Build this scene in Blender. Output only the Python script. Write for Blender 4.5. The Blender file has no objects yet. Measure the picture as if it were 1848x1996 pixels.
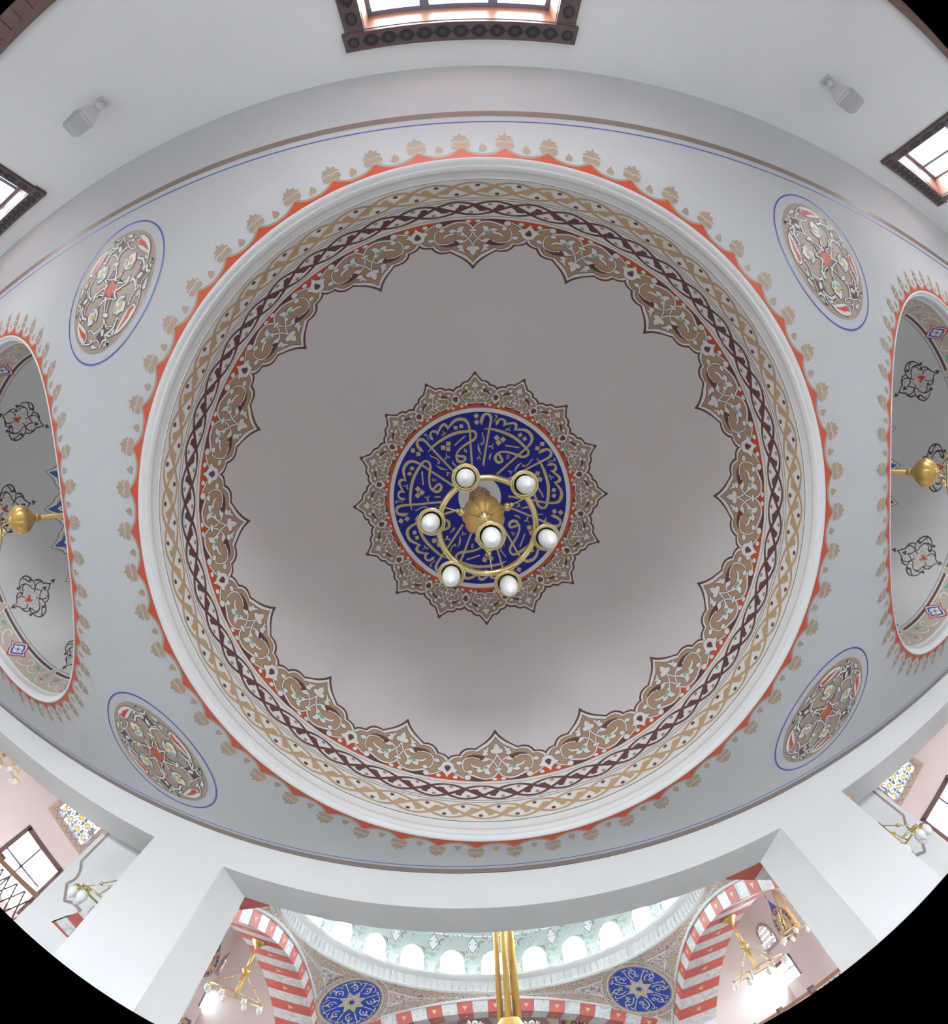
import bpy, bmesh, math, random
import numpy as np
from mathutils import Vector, Matrix, geometry

random.seed(7)
PI = math.pi
SC = bpy.context.scene
COL = SC.collection

# ------------------------------------------------------------------ camera
CZ = 1.30                      # lens height above the gallery floor
CEN = (891.715, 899.14)        # optical axis in the 1848 x 1996 frame
FPX = 623.2                    # focal length in pixels, stereographic fisheye
ANG = (0.0140, -0.0197, 0.0513)

def rot3(a, b, c):
    ca, sa, cb, sb, cc, sc = math.cos(a), math.sin(a), math.cos(b), math.sin(b), math.cos(c), math.sin(c)
    rx = np.array([[1, 0, 0], [0, ca, -sa], [0, sa, ca]])
    ry = np.array([[cb, 0, sb], [0, 1, 0], [-sb, 0, cb]])
    rz = np.array([[cc, -sc, 0], [sc, cc, 0], [0, 0, 1]])
    return rz @ ry @ rx
RM = rot3(*ANG)

cam = bpy.data.cameras.new('camera')
cam_o = bpy.data.objects.new('camera', cam)
COL.objects.link(cam_o)
SC.camera = cam_o
cam.type = 'PANO'
cam.panorama_type = 'FISHEYE_LENS_POLYNOMIAL'
cam.sensor_fit = 'HORIZONTAL'
cam.sensor_width = 36.0
MM = 36.0 / 1848
_r = np.linspace(0.0, 1.32, 200)
_t = 2 * np.arctan(_r * 1000 / (2 * FPX))
_A = np.stack([(_r * 1000 * MM) ** k for k in (1, 2, 3, 4)], 1)
_k = np.linalg.lstsq(_A, _t, rcond=None)[0]
cam.fisheye_polynomial_k0 = 0.0
cam.fisheye_polynomial_k1 = -float(_k[0])
cam.fisheye_polynomial_k2 = -float(_k[1])
cam.fisheye_polynomial_k3 = -float(_k[2])
cam.fisheye_polynomial_k4 = -float(_k[3])
cam.fisheye_fov = math.radians(180.0)
cam.shift_y = (CEN[1] - 998) / 1996
cam.shift_x = -(CEN[0] - 924) / 1996
cam.clip_start = 0.02
_m = Matrix(((RM[0, 0], -RM[0, 1], -RM[0, 2]), (RM[1, 0], -RM[1, 1], -RM[1, 2]), (RM[2, 0], -RM[2, 1], -RM[2, 2])))
cam_o.matrix_world = Matrix.Translation((0, 0, CZ)) @ _m.to_4x4()

# ------------------------------------------------------------------ daylight
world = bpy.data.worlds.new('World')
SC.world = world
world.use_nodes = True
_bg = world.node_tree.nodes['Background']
# bright overcast sky; ground below shaped in bands to light dome, spare ceiling
_nt = world.node_tree
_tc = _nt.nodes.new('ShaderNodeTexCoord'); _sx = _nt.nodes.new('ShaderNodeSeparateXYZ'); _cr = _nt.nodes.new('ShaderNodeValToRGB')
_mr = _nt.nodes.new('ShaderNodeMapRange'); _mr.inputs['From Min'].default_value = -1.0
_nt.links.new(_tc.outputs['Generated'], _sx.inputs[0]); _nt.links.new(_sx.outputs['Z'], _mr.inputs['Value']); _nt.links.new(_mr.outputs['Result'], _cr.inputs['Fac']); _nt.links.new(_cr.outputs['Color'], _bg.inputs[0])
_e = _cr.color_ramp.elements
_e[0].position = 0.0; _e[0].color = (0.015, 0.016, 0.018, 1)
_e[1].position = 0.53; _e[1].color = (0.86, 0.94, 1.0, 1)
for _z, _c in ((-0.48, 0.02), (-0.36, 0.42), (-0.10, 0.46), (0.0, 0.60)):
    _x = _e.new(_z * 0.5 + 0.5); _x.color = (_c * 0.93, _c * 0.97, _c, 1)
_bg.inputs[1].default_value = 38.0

def daylight(name, loc, rot, sx, sy, power, color=(1, 1, 1), portal=False):
    l = bpy.data.lights.new(name, 'AREA')
    l.shape = 'RECTANGLE'; l.size = sx; l.size_y = sy; l.energy = power; l.color = color
    l.cycles.is_portal = portal
    o = bpy.data.objects.new(name, l)
    COL.objects.link(o)
    o.location = loc; o.rotation_euler = rot
    return o

SC.view_settings.view_transform = 'Standard'
SC.view_settings.look = 'None'
SC.view_settings.gamma = 1.0
SC.view_settings.use_curve_mapping = False
SC.view_settings.exposure = 1.0
SC.cycles.max_bounces = 8
SC.cycles.diffuse_bounces = 6
SC.cycles.adaptive_threshold = 0.02
SC.cycles.caustics_reflective = False
SC.cycles.caustics_refractive = False

# ------------------------------------------------------------------ pixel helpers (photo pixel -> direction from the lens)
def ray(pts):
    pts = np.atleast_2d(np.array(pts, float))
    d = pts - np.array(CEN)
    r = np.hypot(d[:, 0], d[:, 1]) + 1e-9
    th = 2 * np.arctan(r / 2 / FPX)
    v = np.stack([d[:, 0] / r * np.sin(th), d[:, 1] / r * np.sin(th), np.cos(th)], 1)
    return v @ RM.T
CAMP = np.array([0, 0, CZ])
def on_plane(pts, axis, val):
    v = ray(pts)
    t = (val - CAMP[axis]) / v[:, axis]
    return CAMP + v * t[:, None]
def on_sphere(pts, c, R):
    v = ray(pts); c = np.array(c) - CAMP
    b = v @ c
    t = b + np.sqrt(np.maximum(b * b - (c @ c - R * R), 0))
    return v * t[:, None] - c

# ------------------------------------------------------------------ main sizes
H = 1.8
ZC = CZ + H                               # flat ceiling
DX, DY = 0.193, 0.475                     # axis of the large dome
DR, DZ = 2.682, CZ + 1.12 * H             # dome sphere
RIM = 2.731
SX = (DX - 6.492, DX + 6.492)             # axes of the small domes
SR, SZ, SRIM = 2.435, ZC + 0.196, 2.479
YW = -3.729                               # window wall
YB, YB2 = 3.813, 4.479                    # arcade wall, two faces
ZB = CZ + 0.8084 * H                      # underside of the arcade lintel
PX = [(-3.476, -2.531), (3.009, 3.986)]   # pillars in x

# ------------------------------------------------------------------ materials
def lin(c):
    return tuple(((x / 255) / 12.92 if x / 255 <= 0.04045 else ((x / 255 + 0.055) / 1.055) ** 2.4) for x in c)
MATS = {}
def mat(name, col, rough=0.6, metal=0.0, vary=0.06, scale=6.0, bump=0.0, bscale=60.0, emit=None, estr=0.0, trans=0.0, alpha=1.0):
    if name in MATS: return MATS[name]
    m = bpy.data.materials.new(name); m.use_nodes = True
    nt = m.node_tree; b = nt.nodes['Principled BSDF']
    b.inputs['Roughness'].default_value = rough
    b.inputs['Metallic'].default_value = metal
    b.inputs['Base Color'].default_value = (*col, 1)
    if vary:
        tc = nt.nodes.new('ShaderNodeTexCoord')
        n = nt.nodes.new('ShaderNodeTexNoise'); n.inputs['Scale'].default_value = scale; n.inputs['Detail'].default_value = 4
        nt.links.new(tc.outputs['Object'], n.inputs['Vector'])
        mx = nt.nodes.new('ShaderNodeMix'); mx.data_type = 'RGBA'
        mx.inputs[6].default_value = (*[max(0, c * (1 - vary)) for c in col], 1)
        mx.inputs[7].default_value = (*[min(1, c * (1 + vary)) for c in col], 1)
        nt.links.new(n.outputs['Fac'], mx.inputs[0])
        nt.links.new(mx.outputs[2], b.inputs['Base Color'])
        if bump:
            n2 = nt.nodes.new('ShaderNodeTexNoise'); n2.inputs['Scale'].default_value = bscale; n2.inputs['Detail'].default_value = 3
            nt.links.new(tc.outputs['Object'], n2.inputs['Vector'])
            bp = nt.nodes.new('ShaderNodeBump'); bp.inputs['Strength'].default_value = bump; bp.inputs['Distance'].default_value = 0.004
            nt.links.new(n2.outputs['Fac'], bp.inputs['Height']); nt.links.new(bp.outputs['Normal'], b.inputs['Normal'])
    if emit is not None:
        b.inputs['Emission Color'].default_value = (*emit, 1); b.inputs['Emission Strength'].default_value = estr
    if trans: b.inputs['Transmission Weight'].default_value = trans
    if alpha < 1: b.inputs['Alpha'].default_value = alpha
    MATS[name] = m
    return m
def wood(name, c1, c2, scale=3.0, rough=0.45):
    if name in MATS: return MATS[name]
    m = bpy.data.materials.new(name); m.use_nodes = True
    nt = m.node_tree; b = nt.nodes['Principled BSDF']; b.inputs['Roughness'].default_value = rough
    tc = nt.nodes.new('ShaderNodeTexCoord'); mp = nt.nodes.new('ShaderNodeMapping'); mp.inputs['Scale'].default_value = (scale, scale * 8, scale * 8)
    nt.links.new(tc.outputs['Object'], mp.inputs['Vector'])
    n = nt.nodes.new('ShaderNodeTexNoise'); n.inputs['Scale'].default_value = 3; n.inputs['Detail'].default_value = 6; n.inputs['Distortion'].default_value = 1.2
    nt.links.new(mp.outputs['Vector'], n.inputs['Vector'])
    cr = nt.nodes.new('ShaderNodeValToRGB'); cr.color_ramp.elements[0].color = (*c1, 1); cr.color_ramp.elements[1].color = (*c2, 1)
    cr.color_ramp.elements[0].position = 0.3; cr.color_ramp.elements[1].position = 0.7
    nt.links.new(n.outputs['Fac'], cr.inputs['Fac']); nt.links.new(cr.outputs['Color'], b.inputs['Base Color'])
    MATS[name] = m
    return m

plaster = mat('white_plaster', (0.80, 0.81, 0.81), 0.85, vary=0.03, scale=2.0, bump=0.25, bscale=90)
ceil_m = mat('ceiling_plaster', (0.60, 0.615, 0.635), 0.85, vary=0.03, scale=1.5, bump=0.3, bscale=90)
dome_m = mat('dome_plaster', (0.69, 0.645, 0.635), 0.8, vary=0.03, scale=1.5, bump=0.15, bscale=80)
sdome_m = mat('small_dome_plaster', (0.62, 0.62, 0.61), 0.8, vary=0.03, scale=1.5, bump=0.15, bscale=80)
C = {}
def pc(key, col, rough=0.55):
    C[key] = mat('paint_' + key, col, rough, vary=0.07, scale=9.0)
pc('white', (0.78, 0.775, 0.75)); pc('dark', (0.055, 0.045, 0.045)); pc('tan', (0.45, 0.29, 0.185)); pc('brown', (0.14, 0.058, 0.052))
pc('red', (0.62, 0.085, 0.03)); pc('teal', (0.27, 0.42, 0.33)); pc('navy', (0.001, 0.008, 0.27), 0.6); pc('gold', (0.62, 0.50, 0.26), 0.45)
pc('beige', (0.43, 0.33, 0.245)); pc('blue', (0.07, 0.10, 0.48)); pc('yellow', (0.72, 0.45, 0.07)); pc('line', (0.12, 0.12, 0.13))
pc('stripe', (0.29, 0.215, 0.19)); pc('grey', (0.40, 0.37, 0.37)); pc('dkbrown', (0.075, 0.038, 0.036)); pc('carve', (0.022, 0.02, 0.03)); pc('carve_mid', (0.07, 0.05, 0.055)); pc('mauve', (0.36, 0.28, 0.27))
pc('tile_blue', (0.05, 0.11, 0.42)); pc('tile_red', (0.50, 0.05, 0.05)); pc('braid', (0.52, 0.36, 0.21)); pc('crimson', (0.55, 0.05, 0.04)); pc('palebeige', (0.55, 0.46, 0.36))
brass = mat('brass', (0.83, 0.68, 0.34), 0.18, 1.0, vary=0.10, scale=30)
gilt = mat('gilt', (0.82, 0.55, 0.19), 0.40, 0.8, vary=0.12, scale=12)
opal = mat('opal_glass', (0.95, 0.96, 0.96), 0.25, vary=0.0, trans=0.0)
wood_dark = wood('carved_wood', (0.085, 0.055, 0.055), (0.16, 0.10, 0.095))
wood_red = wood('reveal_wood', (0.24, 0.11, 0.065), (0.36, 0.18, 0.11))
wood_pan = wood('wainscot_wood', (0.10, 0.055, 0.045), (0.19, 0.10, 0.075))
frame_m = mat('window_frame', (0.16, 0.19, 0.28), 0.4, vary=0.04)  # white frames, their backlit shade put into an even blue-grey
glass_m = mat('window_glass', (1, 1, 1), 0.0, vary=0.0, alpha=0.06)
carpet_m = mat('carpet', (0.60, 0.59, 0.58), 0.95, vary=0.15, scale=4.0)
spk_m = mat('speaker_plastic', (0.68, 0.69, 0.70), 0.45, vary=0.02)
grille_m = mat('speaker_grille', (0.50, 0.52, 0.55), 0.5, vary=0.15, scale=300)

# ------------------------------------------------------------------ object helpers
def link(o, parent=None):
    COL.objects.link(o)
    if parent is not None: o.parent = parent
    return o
def tag(o, label=None, cat=None, group=None, kind=None):
    if label: o['label'] = label
    if cat: o['category'] = cat
    if group: o['group'] = group
    if kind: o['kind'] = kind
    return o
def empty(name, loc=(0, 0, 0), rz=0.0, parent=None):
    o = bpy.data.objects.new(name, None); o.location = loc; o.rotation_euler = (0, 0, rz); o.empty_display_size = 0.1
    return link(o, parent)
def mesh_obj(name, verts, faces, mats, parent=None, mi=None, smooth=False):
    me = bpy.data.meshes.new(name); me.from_pydata([tuple(map(float, v)) for v in verts], [], faces); 
    for m in (mats if isinstance(mats, (list, tuple)) else [mats]): me.materials.append(m)
    if mi is not None: me.polygons.foreach_set('material_index', mi)
    if smooth: me.polygons.foreach_set('use_smooth', [True] * len(me.polygons))
    me.update()
    return link(bpy.data.objects.new(name, me), parent)
class MB:
    """collects simple solids into one mesh"""
    def __init__(s): s.v = []; s.f = []; s.m = []
    def add(s, v, f, mi=0):
        o = len(s.v); s.v += [tuple(map(float, p)) for p in v]; s.f += [tuple(i + o for i in q) for q in f]; s.m += [mi] * len(f); return s
    def box(s, a, b, mi=0):
        x0, y0, z0 = a; x1, y1, z1 = b
        v = [(x0, y0, z0), (x1, y0, z0), (x1, y1, z0), (x0, y1, z0), (x0, y0, z1), (x1, y0, z1), (x1, y1, z1), (x0, y1, z1)]
        return s.add(v, [(0, 3, 2, 1), (4, 5, 6, 7), (0, 1, 5, 4), (1, 2, 6, 5), (2, 3, 7, 6), (3, 0, 4, 7)], mi)
    def lathe(s, prof, n=24, c=(0, 0, 0), mi=0, flute=0, depth=0.0):
        v = []; f = []
        for r, z in prof:
            for k in range(n):
                a = 2 * PI * k / n
                rr = r * (1 - (depth * (1 - abs(math.sin(flute * a / 2))) ** 2 if flute else 0))
                v.append((c[0] + rr * math.cos(a), c[1] + rr * math.sin(a), c[2] + z))
        for i in range(len(prof) - 1):
            for k in range(n):
                f.append((i * n + k, i * n + (k + 1) % n, (i + 1) * n + (k + 1) % n, (i + 1) * n + k))
        return s.add(v, f, mi)
    def tube(s, pts, r, n=8, closed=False, mi=0):
        pts = [Vector(p) for p in pts]; N = len(pts)
        rs = r if isinstance(r, (list, tuple)) else [r] * N
        v = []; f = []; up = None
        for i, p in enumerate(pts):
            d = (pts[(i + 1) % N] - pts[i - 1]) if closed else (pts[min(i + 1, N - 1)] - pts[max(i - 1, 0)])
            d.normalize()
            if up is None: up = d.orthogonal().normalized()
            up = (up - d * up.dot(d)).normalized(); w = d.cross(up)
            for k in range(n):
                a = 2 * PI * k / n
                v.append(p + (up * math.cos(a) + w * math.sin(a)) * rs[i])
        for i in range(N if closed else N - 1):
            j = (i + 1) % N
            for k in range(n): f.append((i * n + k, i * n + (k + 1) % n, j * n + (k + 1) % n, j * n + k))
        if not closed:
            f.append(tuple(range(n))[::-1]); f.append(tuple((N - 1) * n + k for k in range(n)))
        return s.add(v, f, mi)
    def ball(s, c, r, n=12, m=8, mi=0, sz=1.0):
        return s.lathe([(max(1e-4, r * math.sin(PI * i / m)), -r * sz * math.cos(PI * i / m)) for i in range(m + 1)], n, c, mi)
    def build(s, name, mats, parent=None, smooth=False):
        return mesh_obj(name, s.v, s.f, mats, parent, s.m, smooth)
def copy_tree(o, parent=None):
    c = o.copy(); COL.objects.link(c); c.parent = parent
    for ch in list(o.children): copy_tree(ch, c)
    return c

# ------------------------------------------------------------------ painted ornament: 2D shapes laid on a surface
def crom(P, n=6):
    P = [np.array(p[:2], float) for p in P]
    if len(P) < 3: return P
    out = []
    for i in range(len(P) - 1):
        p0 = P[i - 1] if i > 0 else 2 * P[0] - P[1]
        p1, p2 = P[i], P[i + 1]
        p3 = P[i + 2] if i + 2 < len(P) else 2 * P[-1] - P[-2]
        for k in range(n):
            t = k / n
            out.append(0.5 * ((2 * p1) + (p2 - p0) * t + (2 * p0 - 5 * p1 + 4 * p2 - p3) * t * t + (3 * p1 - p0 - 3 * p2 + p3) * t ** 3))
    out.append(P[-1])
    return out
def sm(P, n=5, closed=False):
    """smooth path; a point written (x, y, 1) is a corner"""
    P = list(P)
    if closed:
        k = next((i for i, p in enumerate(P) if len(p) > 2), None)
        if k is None:
            Q = P[-3:] + P + P[:3]; r = crom(Q, n); a = 3 * n; return r[a:a + len(P) * n]
        P = P[k:] + P[:k] + [P[k]]
    out = []; run = [P[0]]
    for p in P[1:]:
        run.append(p)
        if len(p) > 2: out += crom(run, n)[:-1]; run = [p]
    if len(run) > 1: out += crom(run, n)[:-1]
    if not closed: out.append(np.array(P[-1][:2], float))
    return out
class Paint:
    def __init__(s, pre=None):
        s.v = []; s.l = []; s.f = []; s.c = []; s.pre = pre or (lambda a: a)
    def _add(s, v2, layer, faces, col):
        if len(faces) == 0: return
        o = len(s.v); p = s.pre(np.array(v2, float))
        s.v += [tuple(q) for q in p]; s.l += [layer] * len(p)
        s.f += [tuple(i + o for i in q) for q in faces]; s.c += [col] * len(faces)
    def fill(s, P, col, layer, grid=None, pre=True):
        P = [np.array(p[:2], float) for p in P]
        Q = [P[0]]
        for p in P[1:]:
            if np.hypot(*(p - Q[-1])) > 1e-6: Q.append(p)
        if np.hypot(*(Q[0] - Q[-1])) < 1e-6: Q.pop()
        if len(Q) < 3: return
        n = len(Q); pts = [Vector(q) for q in Q]
        if grid:
            E = []
            for i in range(n):
                a, b = Q[i], Q[(i + 1) % n]; L = np.hypot(*(b - a)); k = max(1, int(L / grid))
                for j in range(k): E.append(a + (b - a) * j / k)
            Q = E; n = len(Q); pts = [Vector(q) for q in Q]
            A = np.array(Q); lo, hi = A.min(0), A.max(0)
            for x in np.arange(lo[0] + grid / 2, hi[0], grid):
                for y in np.arange(lo[1] + grid / 2, hi[1], grid): pts.append(Vector((x, y)))
        try:
            r = geometry.delaunay_2d_cdt(pts, [], [list(range(n))], 1, 1e-7)
        except Exception:
            return
        keep = r[0], r[2]
        s._add([(v[0], v[1]) for v in keep[0]], layer, [tuple(f) for f in keep[1]], col)
    def ribbon(s, P, w, col, layer, closed=False, taper=None):
        P = np.array([p[:2] for p in P], float); N = len(P)
        if N < 2: return
        if closed: d = np.roll(P, -1, 0) - np.roll(P, 1, 0)
        else: d = np.gradient(P, axis=0)
        L = np.hypot(d[:, 0], d[:, 1]) + 1e-9; nrm = np.stack([-d[:, 1] / L, d[:, 0] / L], 1)
        if np.isscalar(w): ww = np.full(N, float(w))
        else:
            ww = np.interp(np.linspace(0, 1, N), np.linspace(0, 1, len(w)), w)
        a = P + nrm * ww[:, None] / 2; b = P - nrm * ww[:, None] / 2
        f = [(i, (i + 1) % N, N + (i + 1) % N, N + i) for i in range(N if closed else N - 1)]
        s._add(np.concatenate([a, b]), layer, f, col)
    def stroke(s, P, w, col='white', layer=6, out=10, ocol='dark', n=5, closed=False):
        p = sm(P, n, closed)
        if out:
            ow = (w + 2 * out) if np.isscalar(w) else [x + 2 * out for x in w]
            s.ribbon(p, ow, ocol, layer - 0.5, closed)
        s.ribbon(p, w, col, layer, closed)
    def shape(s, P, col='white', layer=6, out=10, ocol='dark', n=4, grid=None):
        p = sm(P, n, True)
        if out: s.ribbon(p, 2 * out, ocol, layer - 0.5, True)
        s.fill(p, col, layer, grid)
    def oval(s, cx, cy, rx, ry, col='white', layer=6, out=10, ocol='dark', rot=0, n=14):
        c, q = math.cos(rot), math.sin(rot)
        P = [(cx + rx * math.cos(t) * c - ry * math.sin(t) * q, cy + rx * math.cos(t) * q + ry * math.sin(t) * c) for t in [2 * PI * k / n for k in range(n)]]
        if out: s.ribbon(P, 2 * out, ocol, layer - 0.5, True)
        s._add(P, layer, [tuple(range(n))], col)
    def mirror(s, axis=0, about=0.0):
        o = len(s.v)
        s.v += [tuple((2 * about - p[0], p[1]) if axis == 0 else (p[0], 2 * about - p[1])) for p in s.v[:o]]
        s.l += s.l[:o]; nf = len(s.f)
        s.f += [tuple(i + o for i in q) for q in s.f[:nf]]; s.c += s.c[:nf]
        return s
    def turn(s, k, n):
        """k-fold copies about the origin of a flat figure"""
        v0, l0, f0, c0 = list(s.v), list(s.l), list(s.f), list(s.c)
        for i in range(1, n):
            a = 2 * PI * i / n; ca, sa = math.cos(a), math.sin(a); o = len(s.v)
            s.v += [(p[0] * ca - p[1] * sa, p[0] * sa + p[1] * ca) for p in v0]; s.l += l0
            s.f += [tuple(j + o for j in q) for q in f0]; s.c += c0
        return s
    def build(s, name, surf, parent=None, step=0.0007):
        keys = sorted(set(s.c)); ix = {k: i for i, k in enumerate(keys)}
        P = surf(np.array(s.v), np.array(s.l) * step + 0.0012)
        return mesh_obj(name, P, s.f, [C[k] for k in keys], parent, [ix[c] for c in s.c])
def dome_surf(R, z0=0.0):
    """(azimuth deg, colatitude deg) -> local to the dome centre, lifted towards the inside"""
    def f(p, lift):
        a = np.radians(p[:, 0]); b = np.radians(p[:, 1]); r = R - lift
        return np.stack([r * np.sin(b) * np.cos(a), r * np.sin(b) * np.sin(a), r * np.cos(b)], 1)
    return f
def flat_surf(z):
    return lambda p, lift: np.stack([p[:, 0], p[:, 1], z - lift], 1)
def plane_surf(o, u, v, n):
    o, u, v, n = [np.array(x, float) for x in (o, u, v, n)]
    return lambda p, lift: o + p[:, :1] * u + p[:, 1:2] * v + lift[:, None] * n
def px(ox, oy, s):
    return lambda a: np.stack([ox + a[:, 0] * s, oy + a[:, 1] * s], 1)
def ring_band(name, surf, y0, y1, col, parent, layer=0, n=256, x0=0.0, x1=360.0, sub=1):
    p = Paint(); xs = np.linspace(x0, x1, n + 1); ys = np.linspace(y0, y1, sub + 1)
    v = [(x, y) for y in ys for x in xs]
    p._add(v, layer, [(j * (n + 1) + i, j * (n + 1) + i + 1, (j + 1) * (n + 1) + i + 1, (j + 1) * (n + 1) + i) for j in range(sub) for i in range(n)], col)
    return p.build(name, surf, parent)

# ================================================================== THE ROOM
XL, XR = -9.75, 10.15
def S(o): o['kind'] = 'structure'; return o

S(MB().box((XL - 0.3, YW - 0.4, -0.2), (XR + 0.3, YB2 + 0.02, 0.0)).build('floor', carpet_m))

def circle(cx, cy, r, n=128): return [Vector((cx + r * math.cos(2 * PI * k / n), cy + r * math.sin(2 * PI * k / n), ZC)) for k in range(n)]
loops = [[Vector((XL, YW, ZC)), Vector((XR, YW, ZC)), Vector((XR, YB, ZC)), Vector((XL, YB, ZC))],
         circle(DX, DY, RIM - 0.01), circle(SX[0], DY, SRIM - 0.01), circle(SX[1], DY, SRIM - 0.01)]
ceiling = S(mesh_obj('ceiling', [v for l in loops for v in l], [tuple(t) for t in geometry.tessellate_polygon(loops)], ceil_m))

def stripe(y0, y1, col, name):
    p = Paint(); n = 40; xs = np.linspace(XL, XR, n + 1)
    p._add([(x, y0) for x in xs] + [(x, y1) for x in xs], 0, [(i, i + 1, n + 2 + i, n + 1 + i) for i in range(n)], col)
    return p.build(name, flat_surf(ZC), ceiling)
stripe(-2.895, -2.815, 'stripe', 'brown_stripe'); stripe(-2.742, -2.726, 'blue', 'blue_line')
stripe(3.725, 3.80, 'stripe', 'brown_stripe'); stripe(3.667, 3.681, 'blue', 'blue_line')

def dome(name, cx, cy, R, z0, rim, m, label):
    n, k = 256, 84; v = [(0, 0, R)]; f = []
    for i in range(1, k + 1):
        b = math.radians(93.0 * i / k)
        for j in range(n):
            a = 2 * PI * j / n; v.append((R * math.sin(b) * math.cos(a), R * math.sin(b) * math.sin(a), R * math.cos(b)))
    for j in range(n): f.append((0, 1 + (j + 1) % n, 1 + j))
    for i in range(k - 1):
        for j in range(n): f.append((1 + i * n + j, 1 + i * n + (j + 1) % n, 1 + (i + 1) * n + (j + 1) % n, 1 + (i + 1) * n + j))
    o = mesh_obj(name, v, f, m, None, smooth=True); o.location = (cx, cy, z0); S(o); o['label'] = label
    s = rim / 2.731; zc = ZC - z0
    prof = [(2.737, 0.002), (2.736, -0.005), (2.724, -0.007), (2.710, 0.000), (2.702, 0.014), (2.699, 0.034), (2.690, 0.036), (2.682, 0.041), (2.679, 0.062), (2.680, 0.090),
            (2.690, 0.094), (2.704, 0.104), (2.709, 0.120), (2.705, 0.136), (2.695, 0.146), (2.686, 0.149), (2.684, 0.153), (2.672, 0.154)]
    b = MB(); b.lathe([(r * s, z + zc) for r, z in prof], 192)
    mo = b.build('moulding', plaster, o, smooth=False)
    return o
dome1 = dome('ceiling_dome', DX, DY, DR, DZ, RIM, dome_m, 'large painted plaster dome over the middle bay')
domeL = dome('ceiling_dome', SX[0], DY, SR, SZ, SRIM, sdome_m, 'small painted dome whose chandelier hangs over the bay beside the left pillar')
domeR = dome('ceiling_dome', SX[1], DY, SR, SZ, SRIM, sdome_m, 'small painted dome whose chandelier hangs over the bay beside the right pillar')

# window wall
WIN = [(-6.15, 0.86), (0.18, 0.835), (6.80, 0.835)]
WZ0, WZ1 = CZ - 0.45, CZ + 1.37
b = MB(); yb0 = YW - 0.38
edges = [XL] + [e for c, w in WIN for e in (c - w, c + w)] + [XR]
for i in range(0, len(edges), 2): b.box((edges[i], yb0, 0), (edges[i + 1], YW, ZC + 0.02))
for c, w in WIN: b.box((c - w, yb0, WZ1), (c + w, YW, ZC + 0.02)); b.box((c - w, yb0, 0), (c + w, YW, WZ0))
wall_back = S(b.build('wall_back', plaster))
S(MB().box((XL - 0.3, YW - 0.38, 0), (XL, YB2, ZC + 0.02)).build('wall_left', plaster))
S(MB().box((XR, YW - 0.38, 0), (XR + 0.3, YB2, ZC + 0.02)).build('wall_right', plaster))

# wainscot boards between the windows
wz = CZ + 0.10
def wainscot(x0, x1):
    n = int((x1 - x0) / 0.16); w = (x1 - x0) / n
    base = S(MB().box((x0, YW, 0), (x1, YW + 0.014, wz - 0.06)).build('baseboard_back', wood_pan))
    proto = None
    for i in range(n):
        if proto is None:
            proto = MB().box((0.004, 0, 0.12), (w - 0.004, 0.014, wz - 0.07)).build('board', wood_pan, base); o = proto
        else:
            o = proto.copy(); COL.objects.link(o); o.parent = base
        o.location = (x0 + i * w, YW + 0.014, 0)
    MB().box((x0, YW + 0.014, wz - 0.07), (x1, YW + 0.05, wz)).build('cap_rail', wood_pan, base)
edges2 = [XL] + [e for c, w in WIN for e in (c - w - 0.2, c + w + 0.2)] + [XR]
for i in range(0, len(edges2), 2): wainscot(edges2[i], edges2[i + 1])

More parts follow.
